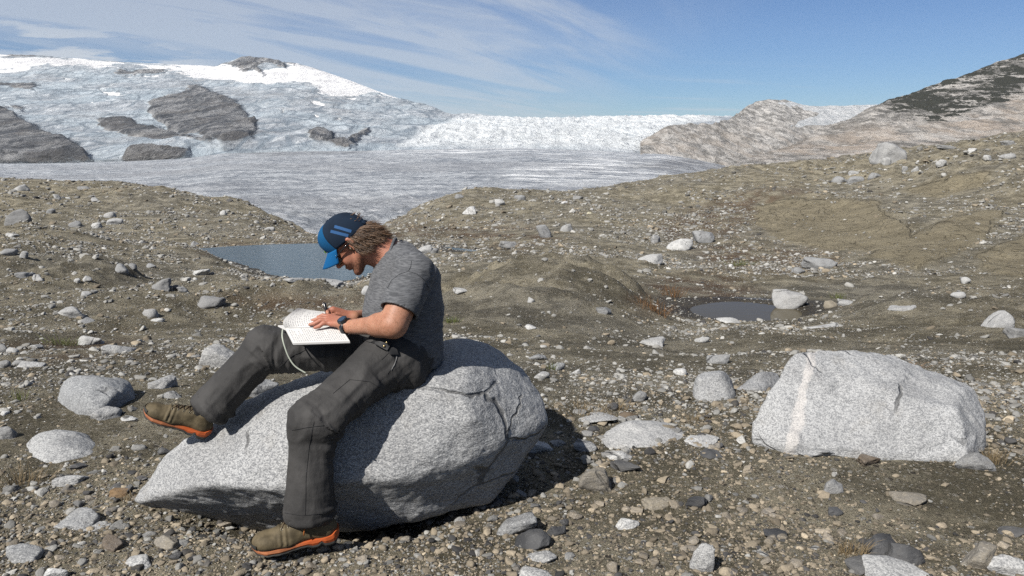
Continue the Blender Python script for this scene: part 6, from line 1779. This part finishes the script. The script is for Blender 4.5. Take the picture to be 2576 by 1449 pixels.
e2r = ng.nodes.new('FunctionNodeEulerToRotation'); ng.links.new(named('rot', 'FLOAT_VECTOR'), e2r.inputs[0])
ng.links.new(gi.outputs[0], iop.inputs['Points']); ng.links.new(ci.outputs[0], iop.inputs['Instance'])
ng.links.new(named('pick', 'INT'), iop.inputs['Instance Index']); ng.links.new(e2r.outputs[0], iop.inputs['Rotation']); ng.links.new(named('scl', 'FLOAT_VECTOR'), iop.inputs['Scale'])
ng.links.new(iop.outputs[0], go.inputs[0])
rub.modifiers.new('strew', 'NODES').node_group = ng

# ================================================================== grass tufts
GR = {k: Mat('grass_' + k, 0.8, 0.2).col(c).m for k, c in {'dry': (0.20, 0.150, 0.085), 'green': (0.105, 0.125, 0.035), 'rust': (0.16, 0.085, 0.035)}.items()}
def tuft(u, v, w, h, kind, label):
    p = hit(u, v); sc = depth(p) / F; W, H = w * sc, h * sc * 1.15
    rs = random.Random(int(u + v)); vs_, fs = [], []
    nb = 90 if w > 40 else 46
    for k in range(nb):
        bx, by = rs.gauss(0, W * 0.26), rs.gauss(0, W * 0.16)
        lx, ly = bx * 0.7 + rs.gauss(0, W * 0.18), by * 0.5 + rs.gauss(0, W * 0.15)
        hh = H * rs.uniform(0.45, 1.1); bw = max(0.0012, 0.45 * sc) * rs.uniform(0.7, 1.3)
        bz = gz(p[0] + bx, p[1] + by) - p[2] - 0.004
        a = rs.uniform(0, math.pi); dx, dy = math.cos(a) * bw, math.sin(a) * bw
        o = len(vs_)
        vs_ += [(bx - dx, by - dy, bz), (bx + dx, by + dy, bz), (bx + lx * 0.45 + dx * .7, by + ly * 0.45 + dy * .7, bz + hh * 0.7), (bx + lx * 0.45 - dx * .7, by + ly * 0.45 - dy * .7, bz + hh * 0.7), (bx + lx, by + ly, bz + hh)]
        fs += [(o, o + 1, o + 2, o + 3), (o + 3, o + 2, o + 4)]
    me_ = bpy.data.meshes.new('grass_tuft'); me_.from_pydata(vs_, [], fs); me_.update()
    o = link('grass_tuft', me_, GR[kind]); o.location = p
    tag(o, label, 'grass tuft', 'grass tufts on the moraine')
for q in ((55,1215,90,44,'dry','dry brown grass tuft at the left edge of the foreground'), (48,1008,34,30,'green','grey-green tuft growing beside a pale stone at left'),
          (160,868,80,22,'green','pale green tuft among the rubble left of the white boulder'), (1390,930,22,18,'green','yellow-green tuft against the grey rounded stone'),
          (1470,1040,120,34,'dry','wide dry grass tuft behind the long pale stone'), (1555,1030,60,22,'dry','dry tuft right of the wide dry grass'),
          (1135,812,44,16,'green','green tuft just right of the man\'s lower back'), (1640,780,80,34,'rust','rust-brown grass left of the puddle'),
          (1690,745,70,30,'rust','rust-brown grass above the puddle\'s left end'), (1860,668,60,14,'green','olive grass strip below the pale ridged boulder'),
          (2110,752,40,16,'green','green tuft behind the pale striped stone'), (2500,1165,70,40,'dry','dry grass in the shade at the veined boulder\'s right end'),
          (1750,1060,70,18,'dry','thin dry grass above the long white slab'), (2270,925,90,16,'rust','reddish low plants behind the veined boulder\'s back'),
          (2140,1395,70,40,'dry','dry grass blades over the low dark stone at lower right'), (330,1260,50,20,'dry','dry tuft by the orange-brown cobble'), (1850,800,40,16,'green','green tuft at the near shore of the puddle')):
    tuft(*q)

# ================================================================== thin mountain air
bm = bmesh.new(); bmesh.ops.create_cube(bm, size=1.0)
me = bpy.data.meshes.new('haze'); bm.to_mesh(me); bm.free()
hz = link('haze', me); hz.scale = (30000, 7600, 1000); hz.location = (0, 3300, 380)
hm = bpy.data.materials.new('thin_air'); hm.use_nodes = True; hm.node_tree.nodes.clear()
ho = hm.node_tree.nodes.new('ShaderNodeOutputMaterial'); hv = hm.node_tree.nodes.new('ShaderNodeVolumePrincipled')
hv.inputs['Color'].default_value = (0.80, 0.90, 1.0, 1); hv.inputs['Density'].default_value = 0.000022; hv.inputs['Anisotropy'].default_value = 0.2
hm.node_tree.links.new(hv.outputs[0], ho.inputs['Volume']); me.materials.append(hm)
tag(hz, kind='stuff')
